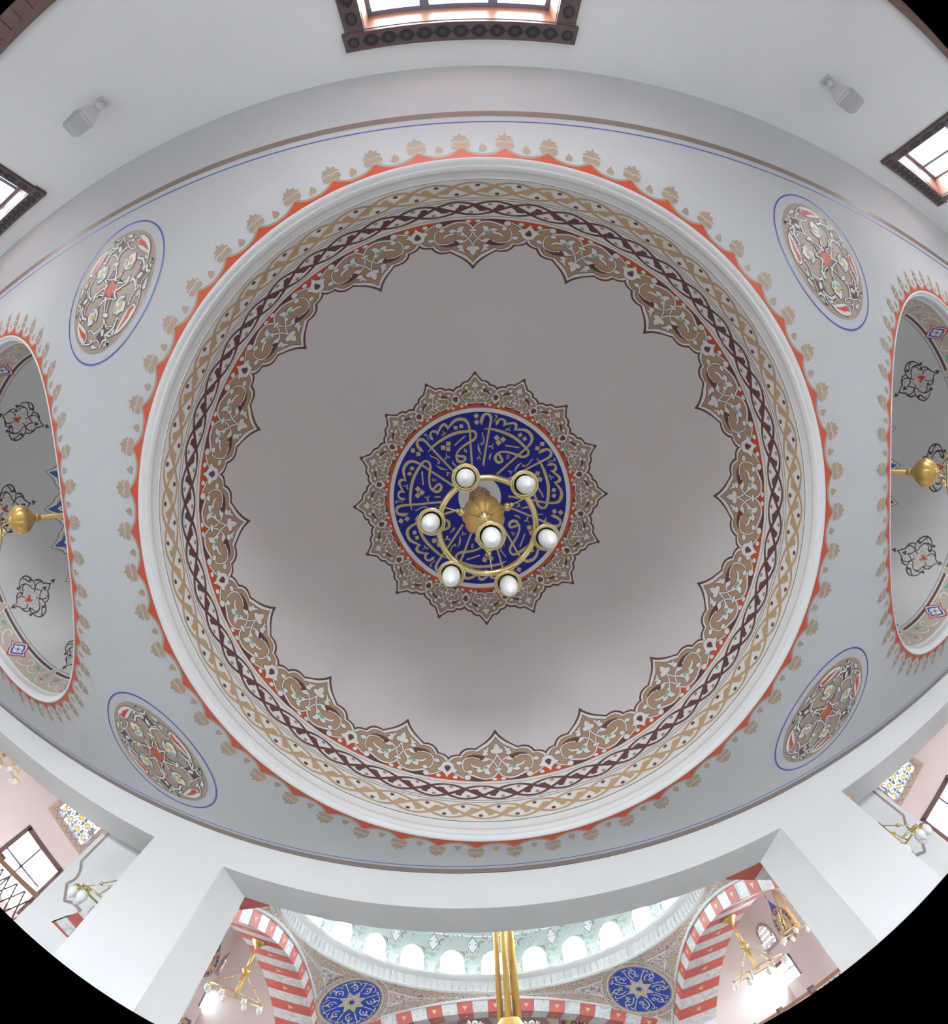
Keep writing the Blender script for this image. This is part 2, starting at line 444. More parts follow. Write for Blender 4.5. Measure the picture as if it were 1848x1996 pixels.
# windows
def carved(p, x0, x1, y, hgt, n):
    """row of carved cartouches along a trim board (local plane)"""
    w = (x1 - x0) / n
    for i in range(n):
        cx = x0 + (i + 0.5) * w
        if i in (0, n - 1): p.oval(cx, y, w * 0.34, hgt * 0.30, 'carve', 1, 0); p.oval(cx, y, w * 0.2, hgt * 0.17, 'carve_mid', 2, 0)
        else:
            p.shape([(cx - w * .5, y, 1), (cx - w * .2, y + hgt * .3), (cx + w * .2, y + hgt * .3), (cx + w * .5, y, 1), (cx + w * .2, y - hgt * .3), (cx - w * .2, y - hgt * .3)], 'carve', 1, 0)
            p.oval(cx, y, w * 0.16, hgt * 0.15, 'carve_mid', 2, 0)
for wi, (c, w) in enumerate(WIN):
    win = S(empty('window_%d' % (wi + 1), (c, YW, WZ0)))
    hh = WZ1 - WZ0; d = 0.30
    MB().box((-w, -0.36, 0), (-w + 0.025, 0, hh)).build('jamb', wood_red, win)
    MB().box((w - 0.025, -0.36, 0), (w, 0, hh)).build('jamb', wood_red, win)
    MB().box((-w, -0.36, hh - 0.025), (w, 0, hh)).build('head_reveal', wood_red, win)
    MB().box((-w, -0.36, 0), (w, 0.06, 0.03)).build('sill', wood_red, win)
    t = 0.17
    o = MB().box((-w - t + 0.02, 0, 0), (-w + 0.02, 0.035, hh)).build('trim_side', wood_dark, win)
    p = Paint(); carved(p, 0.1, hh - 0.05, 0, t, 9); p.build('carving', plane_surf((-w - t / 2 + 0.02, 0.036, 0), (0, 0, 1), (1, 0, 0), (0, 1, 0)), o)
    o = MB().box((w - 0.02, 0, 0), (w + t - 0.02, 0.035, hh)).build('trim_side', wood_dark, win)
    p = Paint(); carved(p, 0.1, hh - 0.05, 0, t, 9); p.build('carving', plane_surf((w + t / 2 - 0.02, 0.036, 0), (0, 0, 1), (1, 0, 0), (0, 1, 0)), o)
    o = MB().box((-w - t - 0.01, 0, hh - 0.02), (w + t + 0.01, 0.05, hh + t - 0.02)).build('trim_head', wood_dark, win)
    p = Paint(); carved(p, -w - t, w + t, 0, t, 13); p.build('carving', plane_surf((0, 0.051, hh + t / 2 - 0.02), (1, 0, 0), (0, 0, 1), (0, 1, 0)), o)
    # casement: frame, mullions, panes
    xs = [-w + 0.025, -w * 0.36, w * 0.36, w - 0.025]; zs = [0.03, hh * 0.60, hh - 0.025]; fw = 0.042
    fr = MB()
    for x in xs: fr.box((max(x - fw, -w + 0.025), -0.36, 0.03), (min(x + fw, w - 0.025), -0.30, hh - 0.025))
    for z in zs: fr.box((-w + 0.025, -0.362, max(z - fw, 0.03)), (w - 0.025, -0.298, min(z + fw, hh - 0.025)))
    fr.build('frame', frame_m, win)
    for i in range(3):
        for j in range(2): MB().box((xs[i] + fw, -0.334, zs[j] + fw), (xs[i + 1] - fw, -0.328, zs[j + 1] - fw)).build('pane', glass_m, win)
    daylight('window_daylight', (c, yb0 - 0.05, WZ0 + hh / 2), (math.radians(90), 0, 0), 2 * w, hh, 0, portal=True)

# arcade wall towards the hall: lintel on pillars
SPAN = [(-9.05, PX[0][0]), (PX[0][1], PX[1][0]), (PX[1][1], 9.55)]
arc = S(MB().box((XL, YB, ZB), (XR, YB2, ZC + 0.02)).build('wall_front', plaster))
for (x0, x1), nm in zip(((XL, -9.05), PX[0], PX[1], (9.55, XR)), 'abcd'):
    MB().box((x0, YB, 0), (x1, YB2, ZB)).build('pillar', plaster, arc)
S(MB().box((XL, YB, ZC - 0.006), (XR, YB + 0.001, ZC)).build('trim_1', plaster))

# ================================================================== PAINTED ORNAMENT OF THE LARGE DOME
DC = np.array([DX, DY, DZ])
def to_dome(c=DC, R=DR, ref=0.0):
    def f(a):
        P = on_sphere(a, c, R)
        az = np.degrees(np.arctan2(P[:, 1], P[:, 0])) - ref
        az = (az + 180) % 360 - 180
        return np.stack([az, np.degrees(np.arccos(np.clip(P[:, 2] / R, -1, 1)))], 1)
    return f
def chain(*fs):
    def g(a):
        for f in fs: a = f(a)
        return a
    return g
DS = dome_surf(DR)
# plain rings: white ground of the bands, thin lines
ring_band('white_ground', DS, 81.75, 92.6, 'white', dome1, -1, sub=10)
for y, w in ((91.15, 0.14), (86.75, 0.12), (86.25, 0.12), (82.35, 0.10)): ring_band('thin_line', DS, y - w / 2, y + w / 2, 'line', dome1, 1)

# --- three-strand leaf braids, one repeat each (17 in a round)
def braid(name, mid, amp, col, dcol, phase, sgn):
    T = 360 / 17; step = T / 3
    p = Paint()
    fy = lambda x, k: mid + amp * math.cos(2 * PI * (x + sgn * 0.8 - k * step) / T)
    for k in range(3):
        xs = np.linspace(0, T, 64)
        P = [(x, fy(x, k)) for x in xs]
        w = [0.33 + 0.22 * abs(math.sin(2 * PI * (x + sgn * 0.8 - k * step) / T)) for x in xs]
        d = np.gradient(np.array(P), axis=0); L = np.hypot(d[:, 0], d[:, 1]); nr = np.stack([-d[:, 1] / L, d[:, 0] / L], 1)
        A = np.array(P) + nr * np.array(w)[:, None] / 2; B = np.array(P) - nr * np.array(w)[:, None] / 2
        N = len(P); p._add(np.concatenate([A, B]), 3, [(i, i + 1, N + i + 1, N + i) for i in range(N - 1)], col)
    up_l = [(-2.45, .65), (-2.2, .97), (-1.5, 1.09, 1), (-1.42, .70), (-1.15, .28), (-.88, -.02, 1), (-1.0, -.42), (-1.75, -.15), (-2.35, .30)]
    dn_l = [(.75, -.62), (1.0, -.87), (1.87, -.95, 1), (2.12, -.48), (2.62, .06), (2.72, .38, 1), (2.45, .46), (1.5, -.05), (.9, -.45)]
    for k in range(3):
        c0 = k * step
        p.oval(c0, mid + .97 * amp / 1.62, 0.44, 0.30, dcol, 3, 0, n=12)
        p.oval(c0 + sgn * 3.45, mid - 1.0 * amp / 1.62, 0.44, 0.30, dcol, 3, 0, n=12)
        for q, xc, dy in ((up_l, -1.72, -.14), (dn_l, 1.72, .14)): p.shape([(c0 + sgn * (xc + (x - xc) * 1.28), mid + (y + dy) * amp / 1.62, *r) for x, y, *r in q], col, 2.5, 0)
    o = p.build(name, DS, dome1)
    o.rotation_euler.z = math.radians(phase)
    for i in range(1, 17):
        c = o.copy(); COL.objects.link(c); c.parent = dome1; c.rotation_euler.z = math.radians(phase + i * T)
braid('leaf_braid', 88.82, 1.62, 'braid', 'brown', -89.34, 1)
braid('dark_leaf_braid', 84.42, 1.55, 'brown', 'mauve', -86.95, -1)

# --- lobes of the lower border, traced from the one at the window side and mirrored (16 in a round)
def lobe(name, crop, ref, E_out, E_mid, E_in, base, red, draw, flower, half, grid, parent, surf, n=16, axis=None):
    T0 = chain(px(*crop), to_dome(ref=ref))
    a0, a1 = T0(np.array(axis, float))[:, 0]            # centre line of the lobe and of the flower beside it
    T = lambda a: (T0(a) - np.array([a0, 0])) * np.array([half / (a1 - a0), 1])
    p = Paint(T)
    q = Paint()                                     # shapes closed along the base ring are filled in dome coordinates
    def closed(E, col, layer):
        e = T(np.array(sm(E, 5)))
        e[:, 0] = np.clip(e[:, 0], 0, half)
        e[0, 0] = 0; P = [tuple(x) for x in e] + [(half, e[-1, 1])] if e[-1, 0] < half - 1e-4 else [tuple(x) for x in e]
        P = list(P) + [(x, base) for x in np.linspace(half, 0, 14)]
        q.fill(P, col, layer, grid)
    closed(E_out, 'brown', 0); closed(E_mid, 'white', 1); closed(E_in, 'tan', 2)
    e = T(np.array(sm(E_in, 5))); e[:, 0] = np.clip(e[:, 0], 0, half); q.ribbon(e, 0.11, 'dark', 2.5)
    closed(red, 'red', 3)
    draw(p)
    p.mirror(0, 0.0); q.mirror(0, 0.0)
    fl = Paint(T); flower(fl)
    for i, v in enumerate(fl.v): fl.v[i] = (min(v[0], half), v[1])
    fl.mirror(0, half)
    a = Paint()
    for s in (q, p, fl):
        o = len(a.v); a.v += s.v; a.l += s.l; a.f += [tuple(i + o for i in t) for t in s.f]; a.c += s.c
    ob = a.build(name, surf, parent)
    ob.rotation_euler.z = math.radians(ref)
    for i in range(1, n):
        c = ob.copy(); COL.objects.link(c); c.parent = parent; c.rotation_euler.z = math.radians(ref + 360 / n * i)
    return ob
def draw1(p):
    p.stroke([(290, 440), (320, 380), (400, 310), (520, 270), (680, 263), (820, 297), (940, 345), (1030, 372), (1110, 365)], [34, 36, 36, 36, 40, 44, 30])
    p.shape([(560, 238, 1), (700, 207), (850, 207), (1000, 227), (1060, 245, 1), (1020, 300), (980, 315), (920, 297), (900, 270), (860, 280), (760, 257), (640, 247)], 'brown', 5, 4)
    p.oval(1100, 308, 84, 58, layer=7)
    p.stroke([(1180, 295), (1290, 345), (1380, 402), (1465, 455)], 30)
    p.oval(405, 245, 70, 36, layer=7); p.oval(1420, 338, 64, 44, layer=7)
    p.stroke([(300, 500), (328, 580), (375, 648), (440, 695), (520, 740)], 36, layer=5.6)
    p.shape([(490, 730, 1), (520, 690), (600, 665), (690, 680), (760, 715), (850, 745), (950, 758), (1060, 745), (1130, 708), (1168, 640), (1178, 560), (1145, 480), (1085, 430, 1), (1150, 440), (1200, 520), (1212, 600), (1195, 680), (1150, 735), (1080, 770), (960, 785), (850, 780), (740, 755), (640, 760), (560, 765)], 'white', 6)
    p.shape([(590, 772, 1), (660, 705), (720, 703), (745, 748), (800, 752), (850, 775), (950, 787), (1090, 772, 1), (1000, 812), (880, 832), (760, 826), (660, 802)], 'brown', 6.6, 4)
    p.oval(1025, 437, 72, 44, layer=7)
    p.stroke([(288, 850), (312, 765), (362, 690), (430, 622), (500, 560), (535, 520)], [36, 34, 34, 36, 44, 60], layer=6.2)
    p.shape([(478, 362, 1), (560, 358), (630, 385), (657, 430), (628, 472, 1), (700, 430), (790, 413), (848, 440), (842, 482), (790, 502, 1), (900, 530), (970, 570), (1008, 665, 1), (950, 612), (870, 572), (760, 552), (640, 562), (540, 598), (505, 590), (528, 540), (530, 460), (510, 400)], 'white', 6.4)
    p.shape([(560, 482, 1), (610, 490), (635, 515, 1), (690, 465), (765, 505, 1), (740, 545), (640, 552), (565, 562)], 'teal', 7, 0)
    p.shape([(280, 850), (345, 843), (412, 858), (440, 900), (410, 945), (345, 956, 1), (358, 985), (330, 1032), (280, 1090, 1), (270, 1000), (270, 900)], 'white', 6.8)
    p.oval(585, 842, 76, 44, layer=7)
    p.shape([(520, 880), (630, 900, 1), (628, 940), (550, 945), (515, 985), (435, 998, 1), (490, 950)], 'white', 6.6)
    p.oval(1275, 660, 76, 44, layer=7)
    p.oval(285, 468, 96, 32, layer=7.5)
def flower1(p):
    p.shape([(1640, 345, 1), (1570, 410), (1480, 450, 1), (1400, 452), (1325, 488, 1), (1395, 530), (1425, 600), (1440, 655), (1500, 690), (1540, 700), (1545, 780, 1), (1600, 790), (1610, 600), (1650, 400)], 'white', 7.2)
    p.shape([(1613, 478, 1), (1560, 510), (1505, 562), (1530, 602), (1590, 628), (1620, 620), (1630, 540)], 'brown', 8, 3)
lobe('border_lobe', (900, 410, 150 / 1848), -90.0,
     [(278, 1415, 1), (390, 1270), (540, 1145), (690, 1055), (825, 985, 1), (960, 1003), (1090, 985), (1200, 925), (1262, 862, 1), (1370, 862), (1470, 845), (1555, 800)],
     [(278, 1320, 1), (375, 1215), (520, 1105), (660, 1030), (812, 945, 1), (950, 960), (1080, 940), (1170, 885), (1225, 822, 1), (1340, 825), (1450, 805), (1560, 745)],
     [(278, 1238, 1), (350, 1150), (450, 1060), (600, 980), (785, 890, 1), (810, 908), (920, 918), (1040, 905), (1125, 855), (1190, 782, 1), (1300, 790), (1410, 765), (1515, 690), (1590, 600)],
     81.75,
     [(278, 390, 1), (330, 330), (420, 275), (560, 245), (760, 250), (950, 340), (1100, 310), (1200, 290), (1330, 362), (1460, 440), (1620, 440)],
     draw1, flower1, 11.25, 0.55, dome1, DS, axis=[(280, 900), (1592, 560)])

# --- lobes of the star round the crown
def draw2(p):
    O = 11
    p.stroke([(748, 1050), (775, 1120), (840, 1180), (930, 1195), (1020, 1175), (1090, 1150)], 36, out=O)
    p.shape([(820, 1225, 1), (950, 1222), (1000, 1190), (1060, 1210), (1090, 1272, 1), (960, 1285)], 'brown', 5, 4)
    p.oval(1120, 1200, 52, 74, layer=7, out=O)
    p.stroke([(1140, 1245), (1250, 1180), (1345, 1105)], 32, out=O)
    p.oval(1290, 1265, 60, 52, layer=7, out=O)
    p.stroke([(760, 960), (800, 870), (860, 790), (930, 732), (1000, 712)], 34, layer=6.3, out=O)
    p.oval(985, 765, 55, 56, layer=6.8, out=O)
    p.stroke([(960, 800), (1050, 812), (1130, 832), (1200, 872), (1232, 930), (1218, 1010), (1165, 1075), (1100, 1100), (1060, 1075)], [40, 34, 34, 32, 30], out=O)
    p.shape([(1030, 732, 1), (1100, 700), (1180, 740), (1245, 820), (1248, 890, 1), (1190, 828), (1100, 800), (1040, 790)], 'brown', 6.6, 3)
    p.oval(1058, 1062, 34, 30, layer=7, out=O)
    p.stroke([(752, 630), (788, 720), (815, 790), (860, 860), (905, 935)], 32, layer=6.1, out=O)
    p.shape([(850, 845, 1), (905, 915), (960, 955), (1040, 968), (1118, 952, 1), (1080, 1000), (1000, 1012), (962, 1010, 1), (950, 1062), (890, 1092, 1), (912, 1020), (888, 955)], 'white', 6.4, O)
    p.shape([(750, 402, 1), (792, 480), (800, 522, 1), (860, 540), (866, 592), (820, 628), (745, 630), (740, 500)], 'white', 6.8, O)
    p.oval(1050, 625, 58, 58, layer=7, out=O); p.oval(1310, 792, 64, 48, layer=7, out=O)
    p.oval(745, 1015, 96, 40, layer=7.5, out=O)
    p.shape([(750, 800, 1), (790, 880), (750, 940, 1), (735, 870)], 'mauve', 4, 0)
def flower2(p):
    p.shape([(1440, 1225, 1), (1380, 1130), (1350, 1065, 1), (1255, 1050, 1), (1340, 1000), (1390, 900), (1425, 850), (1480, 840), (1495, 760), (1540, 735), (1560, 900), (1500, 1100)], 'white', 7.2, 11)
    p.shape([(1455, 1112, 1), (1410, 1030), (1405, 950), (1430, 917), (1490, 905), (1510, 960), (1490, 1050)], 'brown', 8, 3)
lobe('star_lobe', (880, 720, 100 / 1848), -90.0,
     [(750, 60, 1), (810, 170), (900, 270), (1010, 380, 1), (1110, 385), (1220, 430), (1300, 530, 1), (1400, 540), (1490, 590), (1560, 668)],
     [(750, 185, 1), (830, 280), (960, 430, 1), (1080, 440), (1180, 490), (1250, 590, 1), (1370, 600), (1460, 660), (1540, 748)],
     [(750, 272, 1), (830, 370), (930, 492, 1), (1060, 510), (1150, 550), (1210, 650, 1), (1320, 660), (1420, 720), (1480, 800), (1470, 850), (1500, 960)],
     28.2,
     [(750, 1145, 1), (800, 1210), (900, 1262), (1000, 1270), (1100, 1262), (1200, 1225), (1290, 1160), (1380, 1100), (1470, 1110)],
     draw2, flower2, 11.25, 0.8, dome1, DS, axis=[(748, 700), (1492, 980)])

# --- crown disc with the gold lettering (seven repeats)
def cap(name, y, col, layer):
    p = Paint(); n = 96; rings = [y * (i / 12) for i in range(1, 13)]
    v = [(0, 0.001)]; f = []
    for r in rings:
        for k in range(n): v.append((360 * k / n, r))
    f += [(0, 1 + k, 1 + (k + 1) % n) for k in range(n)]
    for i in range(11):
        for k in range(n): f.append((1 + i * n + k, 1 + i * n + (k + 1) % n, 1 + (i + 1) * n + (k + 1) % n, 1 + (i + 1) * n + k))
    p._add(v, layer, f, col); return p.build(name, DS, dome1)
cap('white_disc', 28.25, 'white', 3.2); cap('blue_disc', 27.0, 'navy', 4.4)
def letters():
    T = chain(px(750, 790, 180 / 1848), to_dome(ref=-125.0))
    p = Paint(T); g = dict(col='gold', layer=7, out=0)
    dia = lambda x, y, r, a=0.0: p._add([(x + r * math.cos(a + PI / 2 * k), y + r * math.sin(a + PI / 2 * k)) for k in range(4)], 7, [(0, 1, 2, 3)], 'gold')
    dia(537, 903, 58, .70); dia(645, 972, 58, .70)
    p.stroke([(748, 925), (690, 885), (640, 825), (618, 755), (650, 697), (720, 682), (790, 722), (850, 788), (910, 852), (1000, 952), (1150, 1112), (1320, 1292), (1420, 1395)], [10, 70, 62, 50, 52, 62, 50, 44, 42, 42, 42, 42, 40], **g)
    p.stroke([(762, 612), (778, 585), (808, 590), (828, 640), (855, 705)], [26, 30, 20, 16, 10], **g)
    p.stroke([(940, 698), (905, 655), (885, 585), (918, 528), (985, 520), (1025, 560), (1030, 612)], [10, 66, 44, 40, 54, 42, 8], **g)
    p.stroke([(1028, 610), (1060, 500), (1118, 402), (1178, 388), (1222, 430), (1235, 488)], [8, 40, 52, 60, 46, 8], **g)
    p.stroke([(1233, 485), (1290, 392), (1380, 302), (1490, 272), (1590, 297), (1645, 372), (1672, 480), (1684, 600), (1690, 750), (1702, 900), (1720, 1150), (1728, 1290)], [8, 46, 58, 66, 64, 50, 44, 42, 42, 42, 42, 40], **g)
    dia(1392, 445, 52, .9); dia(1506, 418, 52, .9)
    p.stroke([(1108, 592), (1130, 602), (1152, 560), (1140, 520), (1128, 488)], [12, 26, 22, 16, 8], **g); p.stroke([(1150, 560), (1180, 558), (1200, 540)], [12, 20, 26], **g)
    p.stroke([(838, 942), (900, 862), (960, 802), (1080, 712), (1250, 612), (1420, 548), (1600, 520), (1740, 512), (1796, 552), (1800, 622), (1750, 690), (1660, 742), (1540, 822), (1455, 905), (1412, 985), (1415, 1050)], [8, 34, 46, 56, 62, 62, 56, 48, 46, 46, 50, 50, 44, 40, 44, 50], **g)
    p.stroke([(1412, 1000), (1425, 1090), (1480, 1128), (1550, 1122), (1586, 1075), (1575, 1030), (1520, 1020), (1440, 1010), (1410, 985)], [40, 56, 60, 56, 50, 46, 50, 44, 10], **g)
    p.stroke([(1373, 803), (1480, 702), (1582, 612)], 28, **g)
    dia(1248, 768, 62, PI / 4); dia(1142, 845, 62, PI / 4); dia(1243, 875, 62, PI / 4)
    p.stroke([(1560, 900), (1575, 872), (1600, 882), (1606, 915), (1585, 925), (1560, 905)], 16, **g); p.stroke([(1604, 912), (1610, 935), (1595, 958)], [16, 14, 6], **g)
    p.stroke([(1198, 962), (1215, 1020), (1190, 1075), (1172, 1050)], [10, 24, 24, 8], **g); p.stroke([(1215, 1020), (1262, 1040), (1262, 1010)], [18, 26, 8], **g)
    p.stroke([(880, 985), (900, 1020), (970, 1045), (1030, 1080), (1060, 1125), (1068, 1155), (1040, 1165), (1035, 1140)], [8, 22, 20, 24, 26, 22, 20, 8], **g)
    p.stroke([(998, 1190), (1060, 1240), (1130, 1272), (1232, 1292)], [6, 34, 40, 6], **g)
    p.stroke([(1325, 1100), (1345, 1160), (1400, 1222)], [6, 34, 30], **g)
    p.stroke([(1200, 1330), (1235, 1352), (1225, 1400), (1255, 1412)], [6, 22, 22, 6], **g); p.stroke([(1235, 1352), (1290, 1358)], [18, 22], **g)
    o = p.build('gold_lettering', DS, dome1); o.rotation_euler.z = math.radians(-125.0)
    for i in range(1, 7):
        c = o.copy(); COL.objects.link(c); c.parent = dome1; c.rotation_euler.z = math.radians(-125.0 + 360 / 7 * i)
letters()
# plaster rosette at the crown
b = MB(); b.lathe([(0.0, -0.02), (0.30, -0.02), (0.315, -0.035), (0.30, -0.05), (0.0, -0.05)], 64, (0, 0, DR - 0.0))
ros = b.build('crown_plate', plaster, dome1, smooth=False)
b = MB()
for k in range(12):
    a = 2 * PI * k / 12; b.ball((0.125 * math.cos(a), 0.125 * math.sin(a), DR - 0.065), 0.042, 10, 6, sz=0.8)
b.lathe([(0.0, -0.105), (0.06, -0.10), (0.10, -0.08), (0.12, -0.05)], 32, (0, 0, DR))
b.build('crown_rosette', mat('rosette_gilt', (0.50, 0.31, 0.20), 0.5, 0.2), dome1, smooth=True)

# ================================================================== PALMETTE FRINGE ROUND THE RIMS (54 in a round)
def to_ceiling(cx, cy):
    return lambda a: on_plane(a, 2, ZC)[:, :2] - np.array([cx, cy])
def polar_flat(rim):
    """(azimuth deg, radius relative to the rim) -> ceiling, local to the dome axis"""
    return lambda p, lift: np.stack([(rim + p[:, 1]) * np.cos(np.radians(p[:, 0])), (rim + p[:, 1]) * np.sin(np.radians(p[:, 0])), -lift], 1)
def fringe(cx, cy, rim, n, phase, parent_label):
    st = 360 / n
    T = lambda a: None
    ang = lambda v: v
    PS = polar_flat(rim)
    ref = -91.75
    def pre(a):
        q = on_plane(chain(px(855, 240, 165 / 1848))(a), 2, ZC)[:, :2] - np.array([DX, DY])
        az = np.degrees(np.arctan2(q[:, 1], q[:, 0])) - ref
        return np.stack([az, np.hypot(q[:, 0], q[:, 1]) - RIM], 1)
    # figure right of the palmette axis, traced; axis passes (385,175)-(452,550)
    u = Paint(pre); e = Paint(pre)
    red = pre(np.array(sm([(452, 545, 1), (560, 610), (700, 672), (830, 700), (940, 706)], 6)))
    red[:, 0] = np.clip(red[:, 0], 0, None) / red[-1, 0] * (st / 2)
    q = Paint(); P = [tuple(x) for x in red] + [(x, 0.012) for x in np.linspace(st / 2, 0, 6)]
    q.fill(P, 'red', 1); q.ribbon([(x, y + 0.012) for x, y in red], 0.0, 'beige', 2)
    L = np.array(red); p2 = np.concatenate([L, L + np.array([0, 0.026])]); N = len(L)
    q._add(p2, 2, [(i, i + 1, N + i + 1, N + i) for i in range(N - 1)], 'beige')
    q.mirror(0, 0.0)
    h = Paint(pre); k = dict(out=7, ocol='white')
    h.shape([(432, 480), (470, 430), (560, 408), (640, 425), (665, 470), (640, 525), (575, 550), (500, 530), (452, 548)], 'beige', 3, **k)
    h.shape([(386, 172, 1), (420, 210), (462, 255), (478, 285, 1), (530, 268), (575, 282), (578, 300), (568, 325, 1), (620, 345), (652, 372), (640, 398, 1), (560, 388), (480, 405), (432, 445, 1), (400, 440), (370, 300)], 'beige', 3, **k)
    for i, v in enumerate(h.v): h.v[i] = (max(v[0], 0.0), v[1])
    h.mirror(0, 0.0)
    a = Paint()
    for s_ in (q, h):
        o = len(a.v); a.v += s_.v; a.l += s_.l; a.f += [tuple(i + o for i in t) for t in s_.f]; a.c += s_.c
    d = Paint(pre)
    d.shape([(915, 428, 1), (960, 470), (1012, 520), (1020, 565), (985, 600), (925, 606), (865, 600), (845, 560), (860, 510), (890, 460)], 'beige', 3, 7, 'white')
    s0 = rim / RIM
    d.v = [((v[0] - 3.333) * 1.0 / s0 + st / 2, v[1]) for v in d.v]
    a.v = [(v[0], v[1]) for v in a.v]
    holder = empty('painted_fringe', (cx, cy, ZC), parent=ceiling)
    o1 = a.build('palmette', PS, holder); o2 = d.build('drop', PS, holder)
    for i in range(n):
        if i == 0: x, y = o1, o2
        else:
            x, y = o1.copy(), o2.copy(); COL.objects.link(x); COL.objects.link(y); x.parent = holder; y.parent = holder
        x.rotation_euler.z = y.rotation_euler.z = math.radians(phase + i * st)
fringe(DX, DY, RIM, 54, -91.75, '')
fringe(SX[0], DY, SRIM, 50, -89.0, '')
fringe(SX[1], DY, SRIM, 50, -89.0, '')

# ================================================================== ROUND CEILING MEDALLIONS
MED = [(-3.20, -1.80), (3.62, -1.80), (-3.20, 2.75), (3.60, 2.74)]
def medallion():
    cx, cy = MED[0]
    raw = chain(px(120, 400, 220 / 1372), lambda a: on_plane(a, 2, ZC)[:, :2] - np.array([cx, cy]))
    B = raw(np.array([(900, 245), (1060, 300), (1140, 450), (1150, 600), (1090, 880), (990, 1160), (860, 1420), (700, 1630), (520, 1770), (340, 1825), (190, 1740), (115, 1560), (97, 1440), (130, 1200), (220, 930), (350, 680), (520, 470), (700, 330)], float))
    A = np.stack([B[:, 0] ** 2, B[:, 0] * B[:, 1], B[:, 1] ** 2, B[:, 0], B[:, 1]], 1); k_ = np.linalg.lstsq(A, np.ones(len(B)), rcond=None)[0]
    Q = np.array([[k_[0], k_[1] / 2], [k_[1] / 2, k_[2]]]); c0 = -np.linalg.solve(Q, k_[3:]) / 2
    Q = Q / (1 + c0 @ Q @ c0); ev, U = np.linalg.eigh(Q); Wm = U @ np.diag(np.sqrt(ev)) @ U.T
    pre = lambda a: (raw(a) - c0) @ Wm.T * 0.635
    p = Paint(pre); k = dict(out=6)
    # one quarter: bud, lily, red leaf, stems
    p.shape([(730, 350, 1), (742, 400), (775, 445, 1), (745, 480), (700, 520), (655, 600, 1), (640, 560), (605, 540), (590, 545, 1), (640, 510), (660, 450), (680, 420)], 'brown', 5, 8, 'white')
    p.stroke([(730, 345), (745, 395), (780, 420), (795, 455), (830, 490), (875, 490), (885, 460)], [10, 16, 20, 18, 18, 16, 10], layer=6, **k)
    p.stroke([(725, 350), (690, 415), (645, 445), (655, 480), (600, 520), (545, 580), (510, 650), (490, 680), (470, 660)], [10, 16, 18, 16, 16, 16, 14, 16, 12], layer=6, **k)
    p.stroke([(660, 650), (665, 600), (700, 545), (770, 485), (800, 470)], 14, layer=6, **k); p.stroke([(650, 640), (640, 590), (600, 575), (560, 590)], 14, layer=6, **k)
    p.oval(685, 500, 18, 40, 'white', 6, 3, rot=.3)
    p.oval(635, 690, 34, 26, 'white', 7, 6, rot=-.3)
    p.stroke([(628, 705), (600, 800), (560, 890), (535, 950), (500, 960)], 15, layer=6, **k); p.stroke([(645, 705), (640, 800), (625, 910), (680, 905), (740, 915)], 15, layer=6, **k)
    p.stroke([(750, 755), (710, 800), (650, 862), (580, 885), (500, 870), (465, 840)], 15, layer=6.2, **k)
    p.shape([(745, 755, 1), (735, 700), (755, 640), (770, 600, 1), (800, 640, 1), (815, 580), (860, 545), (905, 535, 1), (890, 590), (890, 640), (860, 680, 1), (855, 720), (800, 755)], 'white', 6.6, 6)
    p.shape([(760, 700), (770, 625, 1), (790, 650), (785, 700)], 'teal', 7, 0); p.shape([(780, 740), (810, 700), (850, 690, 1), (840, 725)], 'teal', 7, 0); p.oval(828, 640, 26, 36, 'yellow', 7, 0, rot=.4)
    p.shape([(1060, 580, 1), (1020, 540), (950, 500), (915, 440), (925, 370), (980, 330), (1040, 350), (1075, 420), (1080, 500)], 'white', 6, 6)
    p.shape([(960, 350, 1), (985, 390), (1010, 400), (1030, 440), (1045, 470), (1055, 520, 1), (1020, 490), (980, 460), (930, 440), (930, 395)], 'red', 7, 0)
    p.stroke([(1060, 570), (1045, 640), (1000, 740)], 13, layer=6, **k); p.stroke([(1010, 325), (930, 330), (840, 370), (770, 420)], 13, layer=6, **k)
    p.oval(850, 385, 22, 18, 'white', 7, 5); p.oval(1030, 600, 20, 24, 'white', 7, 5)
    p.shape([(835, 355, 1), (790, 345), (765, 330), (800, 325), (820, 310), (835, 315), (855, 295, 1), (850, 330)], 'white', 6, 5)
    p.oval(1085, 690, 14, 44, 'white', 6, 5, rot=-.25); p.oval(1105, 640, 10, 26, 'white', 6, 5, rot=.3); p.oval(640, 405, 12, 40, 'white', 6, 5, rot=.75)
    p.turn(0, 4)
    R = 0.635
    p.pre = lambda a: a
    p.oval(0, 0, R, R, 'beige', 1, 0, n=64)
    p.ribbon([(0.738 * math.cos(t), 0.738 * math.sin(t)) for t in np.linspace(0, 2 * PI, 97)[:-1]], 0.018, 'blue', 2, True)
    star = []
    for i in range(16):
        r = 0.225 if i % 4 == 0 else (0.17 if i % 2 == 0 else 0.105); t = 2 * PI * i / 16 - 1.25
        star.append((r * math.cos(t), r * math.sin(t)))
    p.fill(star, 'red', 3)
    return p.build('painted_medallion', flat_surf(0.0), ceiling)
m0 = medallion()
for i, (x, y) in enumerate(MED):
    o = m0 if i == 0 else m0.copy()
    if i: COL.objects.link(o); o.parent = ceiling
    o.location = (x, y, ZC); o.rotation_euler.z = (0, 0.7, -1.4, 2.0)[i]

